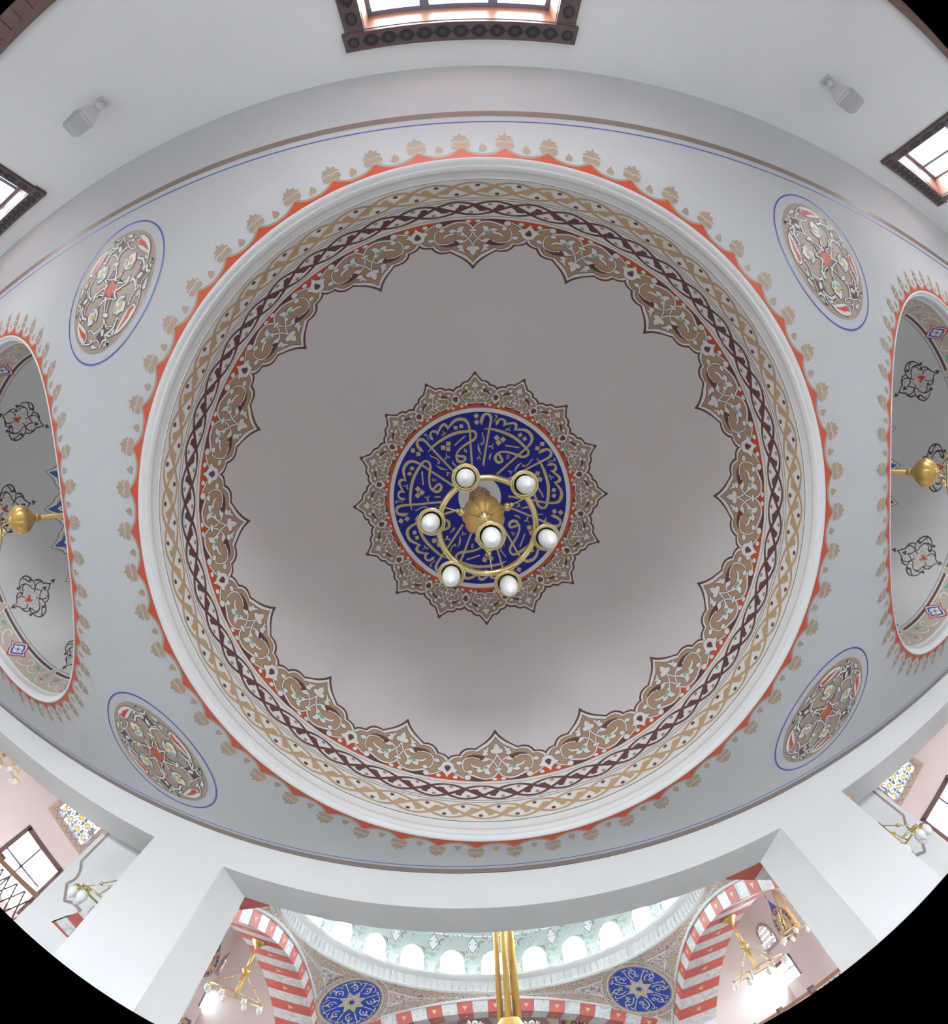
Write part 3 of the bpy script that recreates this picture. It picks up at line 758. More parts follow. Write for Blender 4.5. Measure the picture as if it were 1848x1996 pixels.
# ================================================================== SMALL DOMES: PAINTED MOTIFS
SS = dome_surf(SR)
def cartouche():
    c = np.array([SX[1], DY, SZ])
    p = Paint(chain(px(1740, 690, 108 / 1848), to_dome(c, SR, -44.0))); k = dict(col='dkbrown', layer=3, out=5, ocol='white')
    for P, w in (([(150, 1300), (190, 1240), (225, 1140), (285, 1045)], 26), ([(150, 1300), (250, 1285), (350, 1312), (395, 1275)], 28),
                 ([(280, 1050), (255, 950), (265, 830), (315, 740), (390, 690)], 26), ([(285, 1040), (275, 920), (345, 830), (450, 802), (540, 818), (680, 850)], 24),
                 ([(390, 1280), (450, 1370), (560, 1418), (650, 1405), (710, 1370)], [22, 32, 40, 36, 22]), ([(400, 1300), (480, 1352), (580, 1328), (655, 1250), (690, 1150), (722, 1020)], 24),
                 ([(540, 812), (440, 730), (382, 600), (382, 470), (440, 340), (540, 265), (650, 248), (760, 290), (865, 362)], [22, 24, 26, 28, 30, 34, 30, 24, 22]),
                 ([(545, 285), (515, 400), (512, 500), (475, 570), (425, 560)], [34, 24, 26, 44, 30]),
                 ([(470, 1080), (540, 960), (550, 830), (600, 740), (572, 620), (602, 480), (700, 385), (820, 372), (925, 445)], [24, 24, 24, 20, 24, 30, 34, 30, 24]),
                 ([(640, 432), (720, 420), (800, 460), (850, 512), (920, 540)], 24), ([(925, 455), (1030, 422), (1130, 470), (1250, 568), (1390, 612)], [22, 26, 36, 28, 24]),
                 ([(970, 690), (990, 580), (1060, 512), (1150, 520)], 24), ([(1390, 620), (1330, 740), (1318, 850), (1310, 930), (1262, 1005), (1195, 1030)], [22, 24, 30, 32, 26, 22]),
                 ([(1040, 850), (1120, 900), (1200, 910), (1290, 850)], 22), ([(1100, 1060), (1112, 1150), (1080, 1240), (1010, 1290)], 24),
                 ([(690, 1160), (702, 1290), (762, 1410), (850, 1500), (980, 1550), (1100, 1500), (1188, 1380), (1210, 1250), (1198, 1060)], [22, 24, 28, 34, 34, 28, 24, 22, 22]),
                 ([(440, 1082), (560, 1087), (690, 1130), (800, 1150), (850, 1222), (960, 1290), (1080, 1292), (1160, 1230), (1200, 1170)], 24),
                 ([(1085, 1482), (980, 1440), (905, 1372), (830, 1372)], [28, 30, 30, 40])):
        p.stroke(P, w * 1.6 if np.isscalar(w) else [x * 1.6 for x in w], **k)
    b = dict(col='dkbrown', layer=3.2, out=0)
    for x, y, r in ((440, 560, 48), (912, 500, 54), (1145, 1005, 52), (825, 1420, 52), (905, 322, 50), (1262, 1160, 48)): p.oval(x, y, r, r, **b)
    for x, y, a, r in ((80, 1370, 2.4, 44), (1455, 590, -0.4, 46), (370, 1140, 2.3, 46)):
        for t in (a, a + 2.1, a - 2.1): p.oval(x + r * .8 * math.cos(t), y + r * .8 * math.sin(t), r * .95, r * .8, rot=t, **b)
        p.shape([(x + 2.3 * r * math.cos(a), y + 2.3 * r * math.sin(a), 1), (x + r * math.cos(a + 1), y + r * math.sin(a + 1)), (x, y), (x + r * math.cos(a - 1), y + r * math.sin(a - 1))], 'dkbrown', 3.2, 0)
    p.stroke([(930, 692), (800, 652), (712, 690), (722, 770), (662, 850), (655, 930), (622, 978), (740, 1000), (850, 1040), (900, 1088), (955, 1050), (1005, 900)], 46, 'palebeige', 2, 0)
    p.stroke([(1085, 735), (1120, 672), (1200, 662), (1290, 650), (1240, 722), (1160, 742), (1100, 740)], 26, 'palebeige', 2, 0)
    p.oval(868, 772, 78, 48, 'red', 4, 0); p.oval(893, 890, 46, 66, 'red', 4, 0); p.shape([(900, 730), (980, 730), (1075, 745, 1), (1010, 830), (930, 880)], 'red', 4, 0); p.shape([(930, 740), (960, 760), (920, 850), (890, 830)], 'brown', 4.5, 0)
    for x, y in ((600, 335), (520, 665), (660, 610), (790, 535), (350, 925), (515, 1275), (1065, 605), (1175, 845), (1045, 1105), (915, 1160), (790, 1250), (1085, 1410)): p.oval(x, y, 27, 27, 'grey', 3, 0, n=8)
    return p.build('painted_cartouche', SS, domeR)
def star_small():
    p = Paint(); H_ = 11.25
    Eo = [(0, 53.6, 1), (2.6, 50.6), (5.0, 48.6, 1), (6.6, 48.4), (8.3, 46.6, 1), (9.8, 46.2), (11.25, 45.0, 1)]
    def shr(E, d): return [(max(0, q[0] - d * 0.25 * (q[0] > 0)), q[1] - d, *q[2:]) for q in E]
    for E, col, ly in ((Eo, 'mauve', 0), (shr(Eo, 0.9), 'white', 1), (shr(Eo, 2.1), 'tile_blue', 2)):
        e = [tuple(x) for x in sm(E, 4)]; e[-1] = (H_, e[-1][1]) if ly < 2 else (10.7, e[-1][1])
        p.fill(e + [(x, 34) for x in np.linspace(e[-1][0], 0, 8)], col, ly, 0.9)
    p.shape([(0, 46.6, 1), (1.6, 45.2), (1.4, 44.0), (2.4, 43.4), (1.5, 42.2), (0, 41.6), (-.2, 44)], 'white', 3, 0)
    p.shape([(0, 45.3, 1), (.9, 44.0), (.7, 43.2), (0, 43.0), (-.1, 44)], 'crimson', 4, 0)
    p.stroke([(1.6, 49.2), (2.6, 47.6), (3.4, 46.2)], [.1, .7, .1], 'white', 3, 0)
    p.stroke([(3.2, 46.4), (5.0, 45.8), (6.6, 44.0), (7.0, 42.2)], [.2, 1.0, .9, .2], 'yellow', 3, 0); p.stroke([(3.4, 47.0), (5.4, 46.7), (7.3, 44.4)], .35, 'white', 3, 0)
    p.oval(8.2, 44.2, .55, .5, 'white', 3, 0); p.oval(4.2, 41, 1.4, 1.0, 'white', 3, 0)
    p.mirror(0, 0.0)
    p.shape([(11.25, 44.6, 1), (12.1, 43.4), (11.9, 42.2), (11.25, 41.9), (10.6, 42.2), (10.4, 43.4)], 'palebeige', 4, 0)
    return p.build('crown_star_lobe', SS, domeR)
def tile():
    p = Paint()
    def q(s): return [(0, -6.6 * s, 1), (1.2 * s, -4.2 * s), (2.4 * s, -3.1 * s, 1), (4.3 * s, -2.2 * s), (4.0 * s, 0.3 * s, 1), (6.0 * s, 1.0 * s, 1)]
    def dia(s): return [(s * 5.2, 0, 1), (s * 2.9, s * 1.3), (s * 2.3, s * 2.6), (0, s * 4.4, 1), (-s * 2.3, s * 2.6), (-s * 2.9, s * 1.3), (-s * 5.2, 0, 1), (-s * 2.9, -s * 1.3), (-s * 2.3, -s * 2.6), (0, -s * 4.4, 1), (s * 2.3, -s * 2.6), (s * 2.9, -s * 1.3)]
    f = lambda P: [(x, y + 85.6, *r) for x, y, *r in P]
    for s, col, ly in ((1.12, 'tile_red', 5), (.95, 'white', 6), (.80, 'tile_blue', 7), (.56, 'white', 8)): p.shape(f(dia(s)), col, ly, 0, grid=0.9)
    for k in range(4): p.oval(1.0 * math.cos(k * PI / 2 + .78), 85.6 + .95 * math.sin(k * PI / 2 + .78), .55, .5, 'palebeige', 9, 0, n=8)
    p.oval(0, 85.6, .55, .5, 'tile_blue', 9.5, 0, n=8)
    return p.build('painted_tile', SS, domeR)
def scroll_unit():
    p = Paint(); k = dict(col='white', layer=3, out=0)
    p.stroke([(5, 89.2), (8, 88.6), (10.5, 87.0), (11.5, 85.0), (10, 83.8), (8.4, 84.4), (8.8, 85.8)], [.3, .45, .5, .5, .5, .45, .2], **k)
    p.stroke([(10.5, 87.0), (13.5, 88.4), (16.5, 87.4), (18, 85.2)], [.3, .45, .45, .3], **k)
    p.shape([(13, 84.0, 1), (14.2, 85.4), (15.8, 85.8), (16.8, 84.6), (15.2, 83.6)], 'teal', 3, .12, 'white')
    p.oval(13.6, 86.6, .5, .4, **k)
    p.shape([(18.5, 86.5, 1), (20, 84.0), (22.5, 79.6, 1), (22.6, 88.6), (20.5, 88.4)], 'palebeige', 3, .3, 'white'); p.oval(21.8, 85.4, .9, 1.2, 'teal', 4, 0); p.oval(22.4, 87.2, .6, .5, 'crimson', 4, 0)
    p.mirror(0, 22.5)
    return p.build('painted_scroll', SS, domeR)
protos = [(cartouche(), 8, -44.0), (star_small(), 16, 0.0), (tile(), 8, -64.0), (scroll_unit(), 8, -64.0)]
for dm, ph in ((domeR, 0.0), (domeL, 180.0)):
    ring_band('beige_ground', SS, 82.9, 91.5, 'palebeige', dm, 0, sub=8)
    for y0, y1, cl in ((82.4, 82.9, 'white'), (81.2, 82.3, 'brown'), (80.0, 80.25, 'line'), (90.6, 91.5, 'white')): ring_band('thin_line', SS, y0, y1, cl, dm, 1)
    for o, n, r0 in protos:
        for i in range(n):
            if dm is domeR and i == 0: c = o
            else: c = o.copy(); COL.objects.link(c); c.parent = dm
            c.rotation_euler.z = math.radians(ph + r0 + 360 / n * i)
    b = MB(); b.lathe([(0, -0.02), (0.16, -0.03), (0.14, -0.09), (0.05, -0.12), (0.0, -0.12)], 32, (0, 0, SR)); b.build('crown_rosette', MATS['rosette_gilt'], dm, smooth=True)

# ================================================================== CHANDELIERS OF THE GALLERY
def chandelier(x, y, ztop, zhub, ang, label, rring=0.41, rl=0.455, dz=0.36, group=None):
    root = tag(empty('chandelier', (x, y, zhub - dz - 0.4)), label, 'chandelier', group)
    z0 = dz + 0.4                                     # hub height above the root
    b = MB(); b.tube([(0, 0, z0 + 0.38), (0, 0, ztop - root.location.z)], 0.038, 16); b.lathe([(0.04, 0.385), (0.06, 0.395), (0.065, 0.415), (0.045, 0.435), (0.04, 0.46)], 24, (0, 0, z0)); b.build('stem', gilt, root, True)
    b = MB(); b.lathe([(0.05, 0.0), (0.11, 0.012), (0.17, 0.05), (0.207, 0.11), (0.216, 0.17), (0.205, 0.22), (0.175, 0.265), (0.125, 0.31), (0.08, 0.345), (0.055, 0.372), (0.045, 0.40)], 96, (0, 0, z0), flute=9, depth=0.10)
    b.build('bulb', gilt, root, True)
    b = MB(); b.lathe([(0.0, -0.035), (0.045, -0.03), (0.07, -0.012), (0.072, 0.004), (0.05, 0.015)], 32, (0, 0, z0)); b.build('hub', brass, root, True)
    b = MB(); n = 72; b.tube([(rring * math.cos(2 * PI * k / n), rring * math.sin(2 * PI * k / n), z0 - dz) for k in range(n)], 0.026, 12, True); b.build('ring', brass, root, True)
    for k in range(3):
        a = ang[0] + 0.25 + 2 * PI * k / 3; ca, sa = math.cos(a), math.sin(a)
        P = [(0.05 * ca, 0.05 * sa, z0 - 0.02), (rring * ca, rring * sa, z0 - dz)]
        b = MB(); b.tube(P, 0.006, 8); rod = b.build('suspension_rod', brass, root, True)
        b = MB(); m = [P[0][i] + (P[1][i] - P[0][i]) * 0.52 for i in range(3)]; b.ball(m, 0.040, 16, 10); b.ball([m[0] + .04 * ca, m[1] + .04 * sa, m[2] - .035], 0.02, 12, 8); b.build('ball', brass, rod, True)
    b = MB(); b.tube([(0, 0, z0 - 0.03), (0, 0, z0 - dz - 0.36)], 0.009, 8); b.build('centre_rod', brass, root, True)
    cup = MB().lathe([(0.018, 0.075), (0.03, 0.06), (0.05, 0.05), (0.085, 0.028), (0.104, 0.010), (0.110, -0.004), (0.106, -0.014), (0.096, -0.010), (0.090, 0.0), (0.084, -0.006), (0.078, 0.004), (0.078, 0.03)], 40)
    gls = MB().lathe([(0.062, 0.015), (0.068, -0.02), (0.070, -0.06), (0.066, -0.105), (0.053, -0.145), (0.034, -0.172), (0.020, -0.180), (0.012, -0.192), (0.0, -0.195)], 32)
    first = None
    for i, a in enumerate(list(ang) + [None]):
        if a is None: pos = (0.0, 0.0, z0 - dz - 0.36)
        else: pos = (rl * math.cos(a), rl * math.sin(a), z0 - dz - 0.20)
        if first is None:
            c = cup.build('lamp_cup', brass, root, True); g = gls.build('glass_shade', opal, c, True); first = (c, g)
        else:
            c = first[0].copy(); COL.objects.link(c); c.parent = root
            g = first[1].copy(); COL.objects.link(g); g.parent = c
        c.location = pos
        if a is not None:
            ca, sa = math.cos(a), math.sin(a)
            b = MB(); b.tube([(rring * ca, rring * sa, z0 - dz), ((rring + .03) * ca, (rring + .03) * sa, z0 - dz - 0.05), (rl * ca, rl * sa, z0 - dz - 0.09), (rl * ca, rl * sa, z0 - dz - 0.13)], 0.010, 8); b.build('lamp_arm', brass, root, True)
    return root
AX = (0.160, 0.510)
Lp = on_plane([(905, 930), (1018, 946), (836, 1016), (1053, 1046), (875, 1121), (988, 1138)], 2, CZ + 2.43)[:, :2] - np.array(AX)
angs = sorted(math.atan2(q[1], q[0]) for q in Lp)
rl = float(np.hypot(Lp[:, 0], Lp[:, 1]).mean())
chandelier(AX[0], AX[1], DZ + DR - 0.05, CZ + 3.00, angs, 'gilt chandelier with white glass shades hanging below the blue lettered crown of the large dome', rring=0.405, rl=rl, dz=0.38)
reg = [2 * PI * k / 6 + 0.3 for k in range(6)]
chandelier(SX[0], DY, SZ + SR - 0.1, CZ + 2.10, reg, 'gilt ribbed-bulb chandelier in the small dome whose blue crown star shows three full lobes', dz=0.28)
chandelier(SX[1], DY, SZ + SR - 0.1, CZ + 2.12, reg, 'gilt ribbed-bulb chandelier in the small dome whose crown star shows only blue tips', dz=0.28)

# ================================================================== LOUDSPEAKERS ON THE WINDOW WALL
def speaker(pb, pe, sgn, label):
    A = on_plane([pb], 1, YW)[0]; E = on_plane([pe], 1, YW + 0.34)[0]
    root = tag(empty('loudspeaker', A), label, 'loudspeaker')
    MB().box((-0.05, 0, -0.06), (0.05, 0.02, 0.06)).build('wall_plate', spk_m, root)
    b = MB(); b.tube([(0, 0.02, 0), (0, 0.07, -0.01), (-sgn * 0.02, 0.10, -0.02)], 0.028, 12); b.ball((-sgn * 0.02, 0.10, -0.02), 0.042, 14, 10); b.build('bracket', spk_m, root, True)
    d = Vector(E - A); d.normalize(); up = Vector((0, 0, 1)); side = d.cross(up).normalized(); up = side.cross(d)
    L = float(np.linalg.norm(E - A)); o = Vector((0, 0, 0)) + d * 0.06
    def sec(t, w, h_): c = o + d * t; return [c + side * (w * sx) + up * (h_ * sz) for sx, sz in ((-1, -1), (1, -1), (1, 1), (-1, 1))]
    S_ = [sec(0, .03, .035), sec(L * .16, .062, .06), sec(L * .40, .105, .095), sec(L * .50, .105, .095), sec(L * .86, .09, .085), sec(L * .93, .07, .07)]
    v = [p for s_ in S_ for p in s_]; f = [(3, 2, 1, 0), tuple(4 * 5 + i for i in range(4))]
    for i in range(5): f += [(4 * i + j, 4 * i + (j + 1) % 4, 4 * i + 4 + (j + 1) % 4, 4 * i + 4 + j) for j in range(4)]
    body = MB().add(v, f).build('body', spk_m, root)
    bv = body.modifiers.new('bevel', 'BEVEL'); bv.width = 0.012; bv.segments = 2
    G = [sec(L * .46, .106, .098), sec(L * .86, .093, .088), sec(L * .935, .07, .072)]
    v = [p for s_ in G for p in s_]; f = [tuple(8 + i for i in range(4))]
    for i in range(2): f += [(4 * i + j, 4 * i + (j + 1) % 4, 4 * i + 4 + (j + 1) % 4, 4 * i + 4 + j) for j in range(4)]
    MB().add(v, f).build('grille', grille_m, root)
    for t in (.66, .82):
        c = o + d * (L * t) - up * 0.0975; MB().add([c + side * .012 - d * .012, c - side * .012 - d * .012, c - side * .012 + d * .012, c + side * .012 + d * .012], [(0, 1, 2, 3)]).build('badge', spk_m, root)
speaker((199, 198), (137, 252), -1, 'white wall loudspeaker near the middle window, two bright marks on its grille')
speaker((1608, 156), (1666, 207), 1, 'white wall loudspeaker beside the window whose dark mullions cross')

# ================================================================== THE HALL BEYOND THE ARCADE
HX, HY, HA = 0.19, 10.06, 4.52
Zr = lambda z: CZ + z
HR = Zr(2.9)                               # springing ring of the hall dome
AR, AZ = 7.6, Zr(2.73)                     # arch radius, crown of the extrados
AD = 1.06                                  # arch depth
def arch_z(x): return AZ - AR + math.sqrt(AR * AR - x * x)
pink = mat('aisle_plaster', (0.86, 0.80, 0.775), 0.85, vary=0.03, scale=1.0)
redst = mat('red_stone', (0.47, 0.095, 0.075), 0.5, vary=0.15, scale=5.0)
def marble(name, c1, c2):
    m = bpy.data.materials.new(name); m.use_nodes = True; nt = m.node_tree; b = nt.nodes['Principled BSDF']; b.inputs['Roughness'].default_value = 0.35
    tc = nt.nodes.new('ShaderNodeTexCoord'); n = nt.nodes.new('ShaderNodeTexNoise'); n.inputs['Scale'].default_value = 1.6; n.inputs['Detail'].default_value = 8; n.inputs['Distortion'].default_value = 2.5
    cr = nt.nodes.new('ShaderNodeValToRGB'); e = cr.color_ramp.elements; e[0].position = 0.46; e[0].color = (*c2, 1); e[1].position = 0.54; e[1].color = (*c2, 1)
    k = cr.color_ramp.elements.new(0.5); k.color = (*c1, 1)
    nt.links.new(tc.outputs['Object'], n.inputs['Vector']); nt.links.new(n.outputs['Fac'], cr.inputs['Fac']); nt.links.new(cr.outputs['Color'], b.inputs['Base Color']); MATS[name] = m
    return m
marb = marble('white_marble', (0.46, 0.47, 0.48), (0.68, 0.69, 0.70))
def arabesque(name, ground, ink, ink2, scale):
    m = bpy.data.materials.new(name); m.use_nodes = True; nt = m.node_tree; b = nt.nodes['Principled BSDF']; b.inputs['Roughness'].default_value = 0.7
    tc = nt.nodes.new('ShaderNodeTexCoord'); nz = nt.nodes.new('ShaderNodeTexNoise'); nz.inputs['Scale'].default_value = scale * 0.6; nz.inputs['Detail'].default_value = 1
    va = nt.nodes.new('ShaderNodeVectorMath'); va.operation = 'MULTIPLY_ADD'; va.inputs[1].default_value = (0.35, 0.35, 0.35)
    nt.links.new(tc.outputs['Object'], nz.inputs['Vector']); nt.links.new(nz.outputs['Color'], va.inputs[0]); nt.links.new(tc.outputs['Object'], va.inputs[2])
    v = nt.nodes.new('ShaderNodeTexVoronoi'); v.inputs['Scale'].default_value = scale; nt.links.new(va.outputs['Vector'], v.inputs['Vector'])
    w = nt.nodes.new('ShaderNodeMath'); w.operation = 'MULTIPLY'; w.inputs[1].default_value = 22.0; nt.links.new(v.outputs['Distance'], w.inputs[0])
    sn = nt.nodes.new('ShaderNodeMath'); sn.operation = 'SINE'; nt.links.new(w.outputs[0], sn.inputs[0])
    cr = nt.nodes.new('ShaderNodeValToRGB'); e = cr.color_ramp.elements; e[0].position = 0.35; e[0].color = (*ground, 1); e[1].position = 0.62; e[1].color = (*ink, 1)
    nt.links.new(sn.outputs[0], cr.inputs['Fac'])
    v2 = nt.nodes.new('ShaderNodeTexVoronoi'); v2.inputs['Scale'].default_value = 0.9; nt.links.new(tc.outputs['Object'], v2.inputs['Vector'])
    c2 = nt.nodes.new('ShaderNodeValToRGB'); c2.color_ramp.elements[0].position = 0.16; c2.color_ramp.elements[0].color = (1, 1, 1, 1); c2.color_ramp.elements[1].position = 0.24; c2.color_ramp.elements[1].color = (0, 0, 0, 1)
    nt.links.new(v2.outputs['Distance'], c2.inputs['Fac'])
    mk = nt.nodes.new('ShaderNodeMath'); mk.operation = 'MULTIPLY'; nt.links.new(sn.outputs[0], mk.inputs[0]); nt.links.new(c2.outputs['Color'], mk.inputs[1])
    mx = nt.nodes.new('ShaderNodeMix'); mx.data_type = 'RGBA'; nt.links.new(mk.outputs[0], mx.inputs[0]); nt.links.new(cr.outputs['Color'], mx.inputs[6]); mx.inputs[7].default_value = (*ink2, 1)
    nt.links.new(mx.outputs[2], b.inputs['Base Color']); MATS[name] = m
    return m
arab = arabesque('pendentive_scrollwork', (0.70, 0.66, 0.63), (0.26, 0.22, 0.20), (0.55, 0.10, 0.09), 6.5)
arab_b = arabesque('border_scrollwork', (0.62, 0.52, 0.43), (0.20, 0.14, 0.12), (0.40, 0.2, 0.15), 9.0)
drum_m = mat('drum_plaster', (0.46, 0.53, 0.51), 0.8, vary=0.03)
C['whitestone'] = plaster

# hall floor and outer walls, aisle ceilings
zt = Zr(4.3); zf = -4.2
S(MB().box((-10.05, YB2, zf - 0.2), (10.45, 18.5, zf)).build('floor_hall', carpet_m))
OPEN = {}
def wall_with_holes(name, axis, val, t, u0, u1, z0, z1, holes, m):
    """vertical wall; holes are (u0,u1,z0,z1); solid boxes between them"""
    us = sorted(set([u0, u1] + [h[0] for h in holes] + [h[1] for h in holes])); zs = sorted(set([z0, z1] + [h[2] for h in holes] + [h[3] for h in holes]))
    b = MB()
    for i in range(len(us) - 1):
        for j in range(len(zs) - 1):
            cu, cz = (us[i] + us[i + 1]) / 2, (zs[j] + zs[j + 1]) / 2
            if any(h[0] < cu < h[1] and h[2] < cz < h[3] for h in holes): continue
            lo, hi = min(val, val + t), max(val, val + t)
            if axis == 0: b.box((lo, us[i], zs[j]), (hi, us[i + 1], zs[j + 1]))
            else: b.box((us[i], lo, zs[j]), (us[i + 1], hi, zs[j + 1]))
    return S(b.build(name, m))
LX, RX, FY = -9.75, 10.15, 18.2
def wq(pts, axis, val): q = on_plane(pts, axis, val); u = q[:, 1 - axis]; return float(u.min()), float(u.max()), float(q[:, 2].min()), float(q[:, 2].max())
rl_a = wq([(401, 1929), (434, 1946), (419, 1983)], 0, LX); rl_b = wq([(467, 1963), (492, 1975), (482, 1996)], 0, LX); rl_c = wq([(60, 1632), (115, 1697)], 0, LX)
rr_a = wq([(1508, 1886), (1536, 1864), (1559, 1898)], 0, RX); rr_b = wq([(1452, 1920), (1476, 1906), (1494, 1936)], 0, RX); rr_c = wq([(1375, 1962), (1395, 1950), (1410, 1981)], 0, RX); rr_d = wq([(1840, 1535), (1798, 1598)], 0, RX)
rect_l = [rl_a, (rl_b[0], rl_b[1], rl_a[2], rl_b[3]), (rl_c[0] - .25, rl_c[1], Zr(0.1), rl_c[3])]; rect_r = [rr_a, rr_b, rr_c, (rr_d[0] - .25, rr_d[1], Zr(0.1), rr_d[3])]

ADDED_WINS = [(y_, y_ + 1.3, Zr(-.1), Zr(1.5)) for y_ in (10.0, 12.2)]; LOW_F = []  # unseen windows added in both side walls to brighten the aisles
wall_with_holes('wall_hall_left', 0, LX, -0.3, YB2, FY, zf, zt, rect_l + ADDED_WINS, pink)
wall_with_holes('wall_hall_right', 0, RX, 0.3, YB2, FY, zf, zt, rect_r + ADDED_WINS, pink)
wall_with_holes('wall_hall_far', 1, FY, 0.3, LX - 0.3, RX + 0.3, zf, zt, LOW_F, pink)
S(MB().box((LX - 0.3, YB2 - 0.12, ZC + 0.02), (RX + 0.3, YB2, zt)).build('wall_front_upper', plaster))
S(MB().box((XL - 0.3, YB2 - 0.02, zf), (XR + 0.3, YB2, -0.2)).build('wall_front_lower', plaster))
b = MB(); x0, x1, y0, y1 = HX - HA - AD, HX + HA + AD, HY - HA - 0.79, HY + HA + AD; zl = HR + .46
for xa, xb, ya, yb_ in ((x0, HX - HA, y0, y1), (HX + HA, x1, y0, y1), (HX - HA, HX + HA, y0, HY - HA), (HX - HA, HX + HA, HY + HA, y1)): b.box((xa, ya, zl), (xb, yb_, zl + .04))
b.box((LX - .3, YB2 - .12, zt), (x0, FY + .3, zt + .1)); b.box((x1, YB2 - .12, zt), (RX + .3, FY + .3, zt + .1)); b.box((x0, YB2 - .12, zt), (x1, y0, zt + .1)); b.box((x0, y1, zt), (x1, FY + .3, zt + .1))
S(b.build('ceiling_aisle', pink))
def hall_window(n, r, axis, val, t):
    win = S(empty('window_%d' % n)); u0, u1, z0, z1 = r; fw = 0.05; out = val + t * 0.5
    bx = (lambda a, b_, c, d, e0, e1: MB().box((min(e0, e1), a, c), (max(e0, e1), b_, d))) if axis == 0 else (lambda a, b_, c, d, e0, e1: MB().box((a, min(e0, e1), c), (b_, max(e0, e1), d)))
    e0, e1 = val - 0.02 * (1 if t > 0 else -1), val + t * 0.2
    bx(u0 - .06, u0 + fw, z0, z1 + .07, e0, e1).build('frame_side', wood_dark, win); bx(u1 - fw, u1 + .06, z0, z1 + .07, e0, e1).build('frame_side', wood_dark, win); bx(u0, u1, z1 - fw, z1 + .07, e0, e1).build('frame_head', wood_dark, win)
    um = u0 + (u1 - u0) * 0.48; bx(um - .03, um + .03, z0, z1, val + t * .3, val + t * .5).build('mullion', frame_m, win)
    zm = z0 + (z1 - z0) * 0.55; bx(u0, u1, zm - .025, zm + .025, val + t * .3, val + t * .5).build('transom', frame_m, win)
    bx(u0 + fw, u1 - fw, z0, z1 - fw, val + t * .38, val + t * .40).build('pane', glass_m, win)
    return win
wn = 4
for r in rect_l: hall_window(wn, r, 0, LX, -0.3); wn += 1
for r in rect_r: hall_window(wn, r, 0, RX, 0.3); wn += 1
for r in ADDED_WINS: hall_window(wn, r, 0, LX, -0.3); hall_window(wn + 1, r, 0, RX, 0.3); wn += 2  # the added, unseen aisle windows
for r in LOW_F: hall_window(wn, r, 1, FY, 0.3); wn += 1

# arched stained-glass windows on the aisle walls (coloured lights in a painted frame)
stain_l = mat('stained_clear', (0.9, 0.95, 0.98), 0.2, vary=0.0, emit=(0.9, 0.95, 1.0), estr=0.55)
for nm, cl, es in (('stain_white', (0.92, 0.95, 1.0), 0.85), ('stain_blue', (0.25, 0.35, 0.95), 0.6), ('stain_orange', (1.0, 0.35, 0.08), 0.8), ('stain_rose', (0.95, 0.30, 0.28), 0.5), ('stain_teal', (0.35, 0.75, 0.70), 0.55), ('lead', (0.42, 0.42, 0.44), 0.0)):
    C[nm] = mat(nm, cl, 0.25, vary=0.0, emit=cl, estr=es)
def arch_outline(w, h_, n=14):
    r = w / 2; return [(-r, 0), (r, 0)] + [(r * math.cos(PI * k / n), h_ - r + r * math.sin(PI * k / n)) for k in range(n + 1)]
def stained(n, surf, w, h_, fr, square=False, rose='stain_rose', seed=1):
    win = S(empty('window_%d' % n)); rnd = random.Random(seed)
    out = (lambda a, b_: [(-a / 2, 0), (a / 2, 0), (a / 2, b_), (-a / 2, b_)]) if square else arch_outline
    p = Paint(); o = out(w, h_); p.fill(o, 'palebeige', 1)
    q = [(x * (1 - fr * .9), fr * w * .4 + y * (1 - fr * .8)) for x, y in out(w, h_)]
    m_ = len(q)
    z = []                                              # zigzag vine in the frame
    mid = [((a[0] + c[0]) / 2, (a[1] + c[1]) / 2) for a, c in zip(o, q)]
    for i in range(m_):
        a, c = np.array(mid[i]), np.array(mid[(i + 1) % m_]); L = np.hypot(*(c - a)); k = max(1, int(L / (w * .07)))
        d = (c - a) / (L + 1e-9); nn = np.array([-d[1], d[0]])
        for j in range(k): z.append(a + (c - a) * j / k + nn * w * .035 * (1 if (len(z) % 2) else -1))
    p.ribbon(z, w * .022, 'mauve', 2, True)
    p.build('painted_frame', surf, win)
    g = Paint(); g.fill(q, 'lead', 3)
    inner = [(x * .93, y * .97 + h_ * .012) for x, y in q]
    A = np.array(inner); lo, hi = A.min(0), A.max(0)
    def inside(x, y):
        c_ = False; N = len(inner)
        for i in range(N):
            x1, y1 = inner[i]; x2, y2 = inner[(i + 1) % N]
            if (y1 > y) != (y2 > y) and x < (x2 - x1) * (y - y1) / (y2 - y1 + 1e-12) + x1: c_ = not c_
        return c_
    st = (hi[0] - lo[0]) / 3.4; row = 0; y = lo[1] + st * .3
    while y < hi[1]:
        x = lo[0] + (st * .5 if row % 2 else 0.0) + st * .3
        while x < hi[0]:
            if inside(x, y): g.oval(x, y, st * .15, st * .15, rose, 5, 0, n=8)
            for k in range(10):
                t = 2 * PI * k / 10; cx, cy = x + st * .34 * math.cos(t), y + st * .34 * math.sin(t)
                if inside(cx, cy): g.oval(cx, cy, st * .13, st * .075, 'stain_white' if k % 5 else 'stain_teal', 4, 0, rot=t, n=8)
            x += st
        y += st * .72; row += 1
    for i in range(len(q)):
        a, c = np.array(q[i]), np.array(q[(i + 1) % len(q)]); L = np.hypot(*(c - a))
        if L > w * .2:
            k = int(L / (w * .14))
            for j in range(k):
                s0, s1 = a + (c - a) * (j + .12) / k, a + (c - a) * (j + .8) / k; g.ribbon([s0, s1], w * .035, 'stain_blue' if j % 3 else 'stain_white', 4.5)
    g.build('stained_glass', surf, win)
    return win
def lsurf(y, z): return plane_surf((LX + 0.004, y, z), (0, -1, 0), (0, 0, 1), (1, 0, 0))
def rsurf(y, z): return plane_surf((RX - 0.004, y, z), (0, 1, 0), (0, 0, 1), (-1, 0, 0))
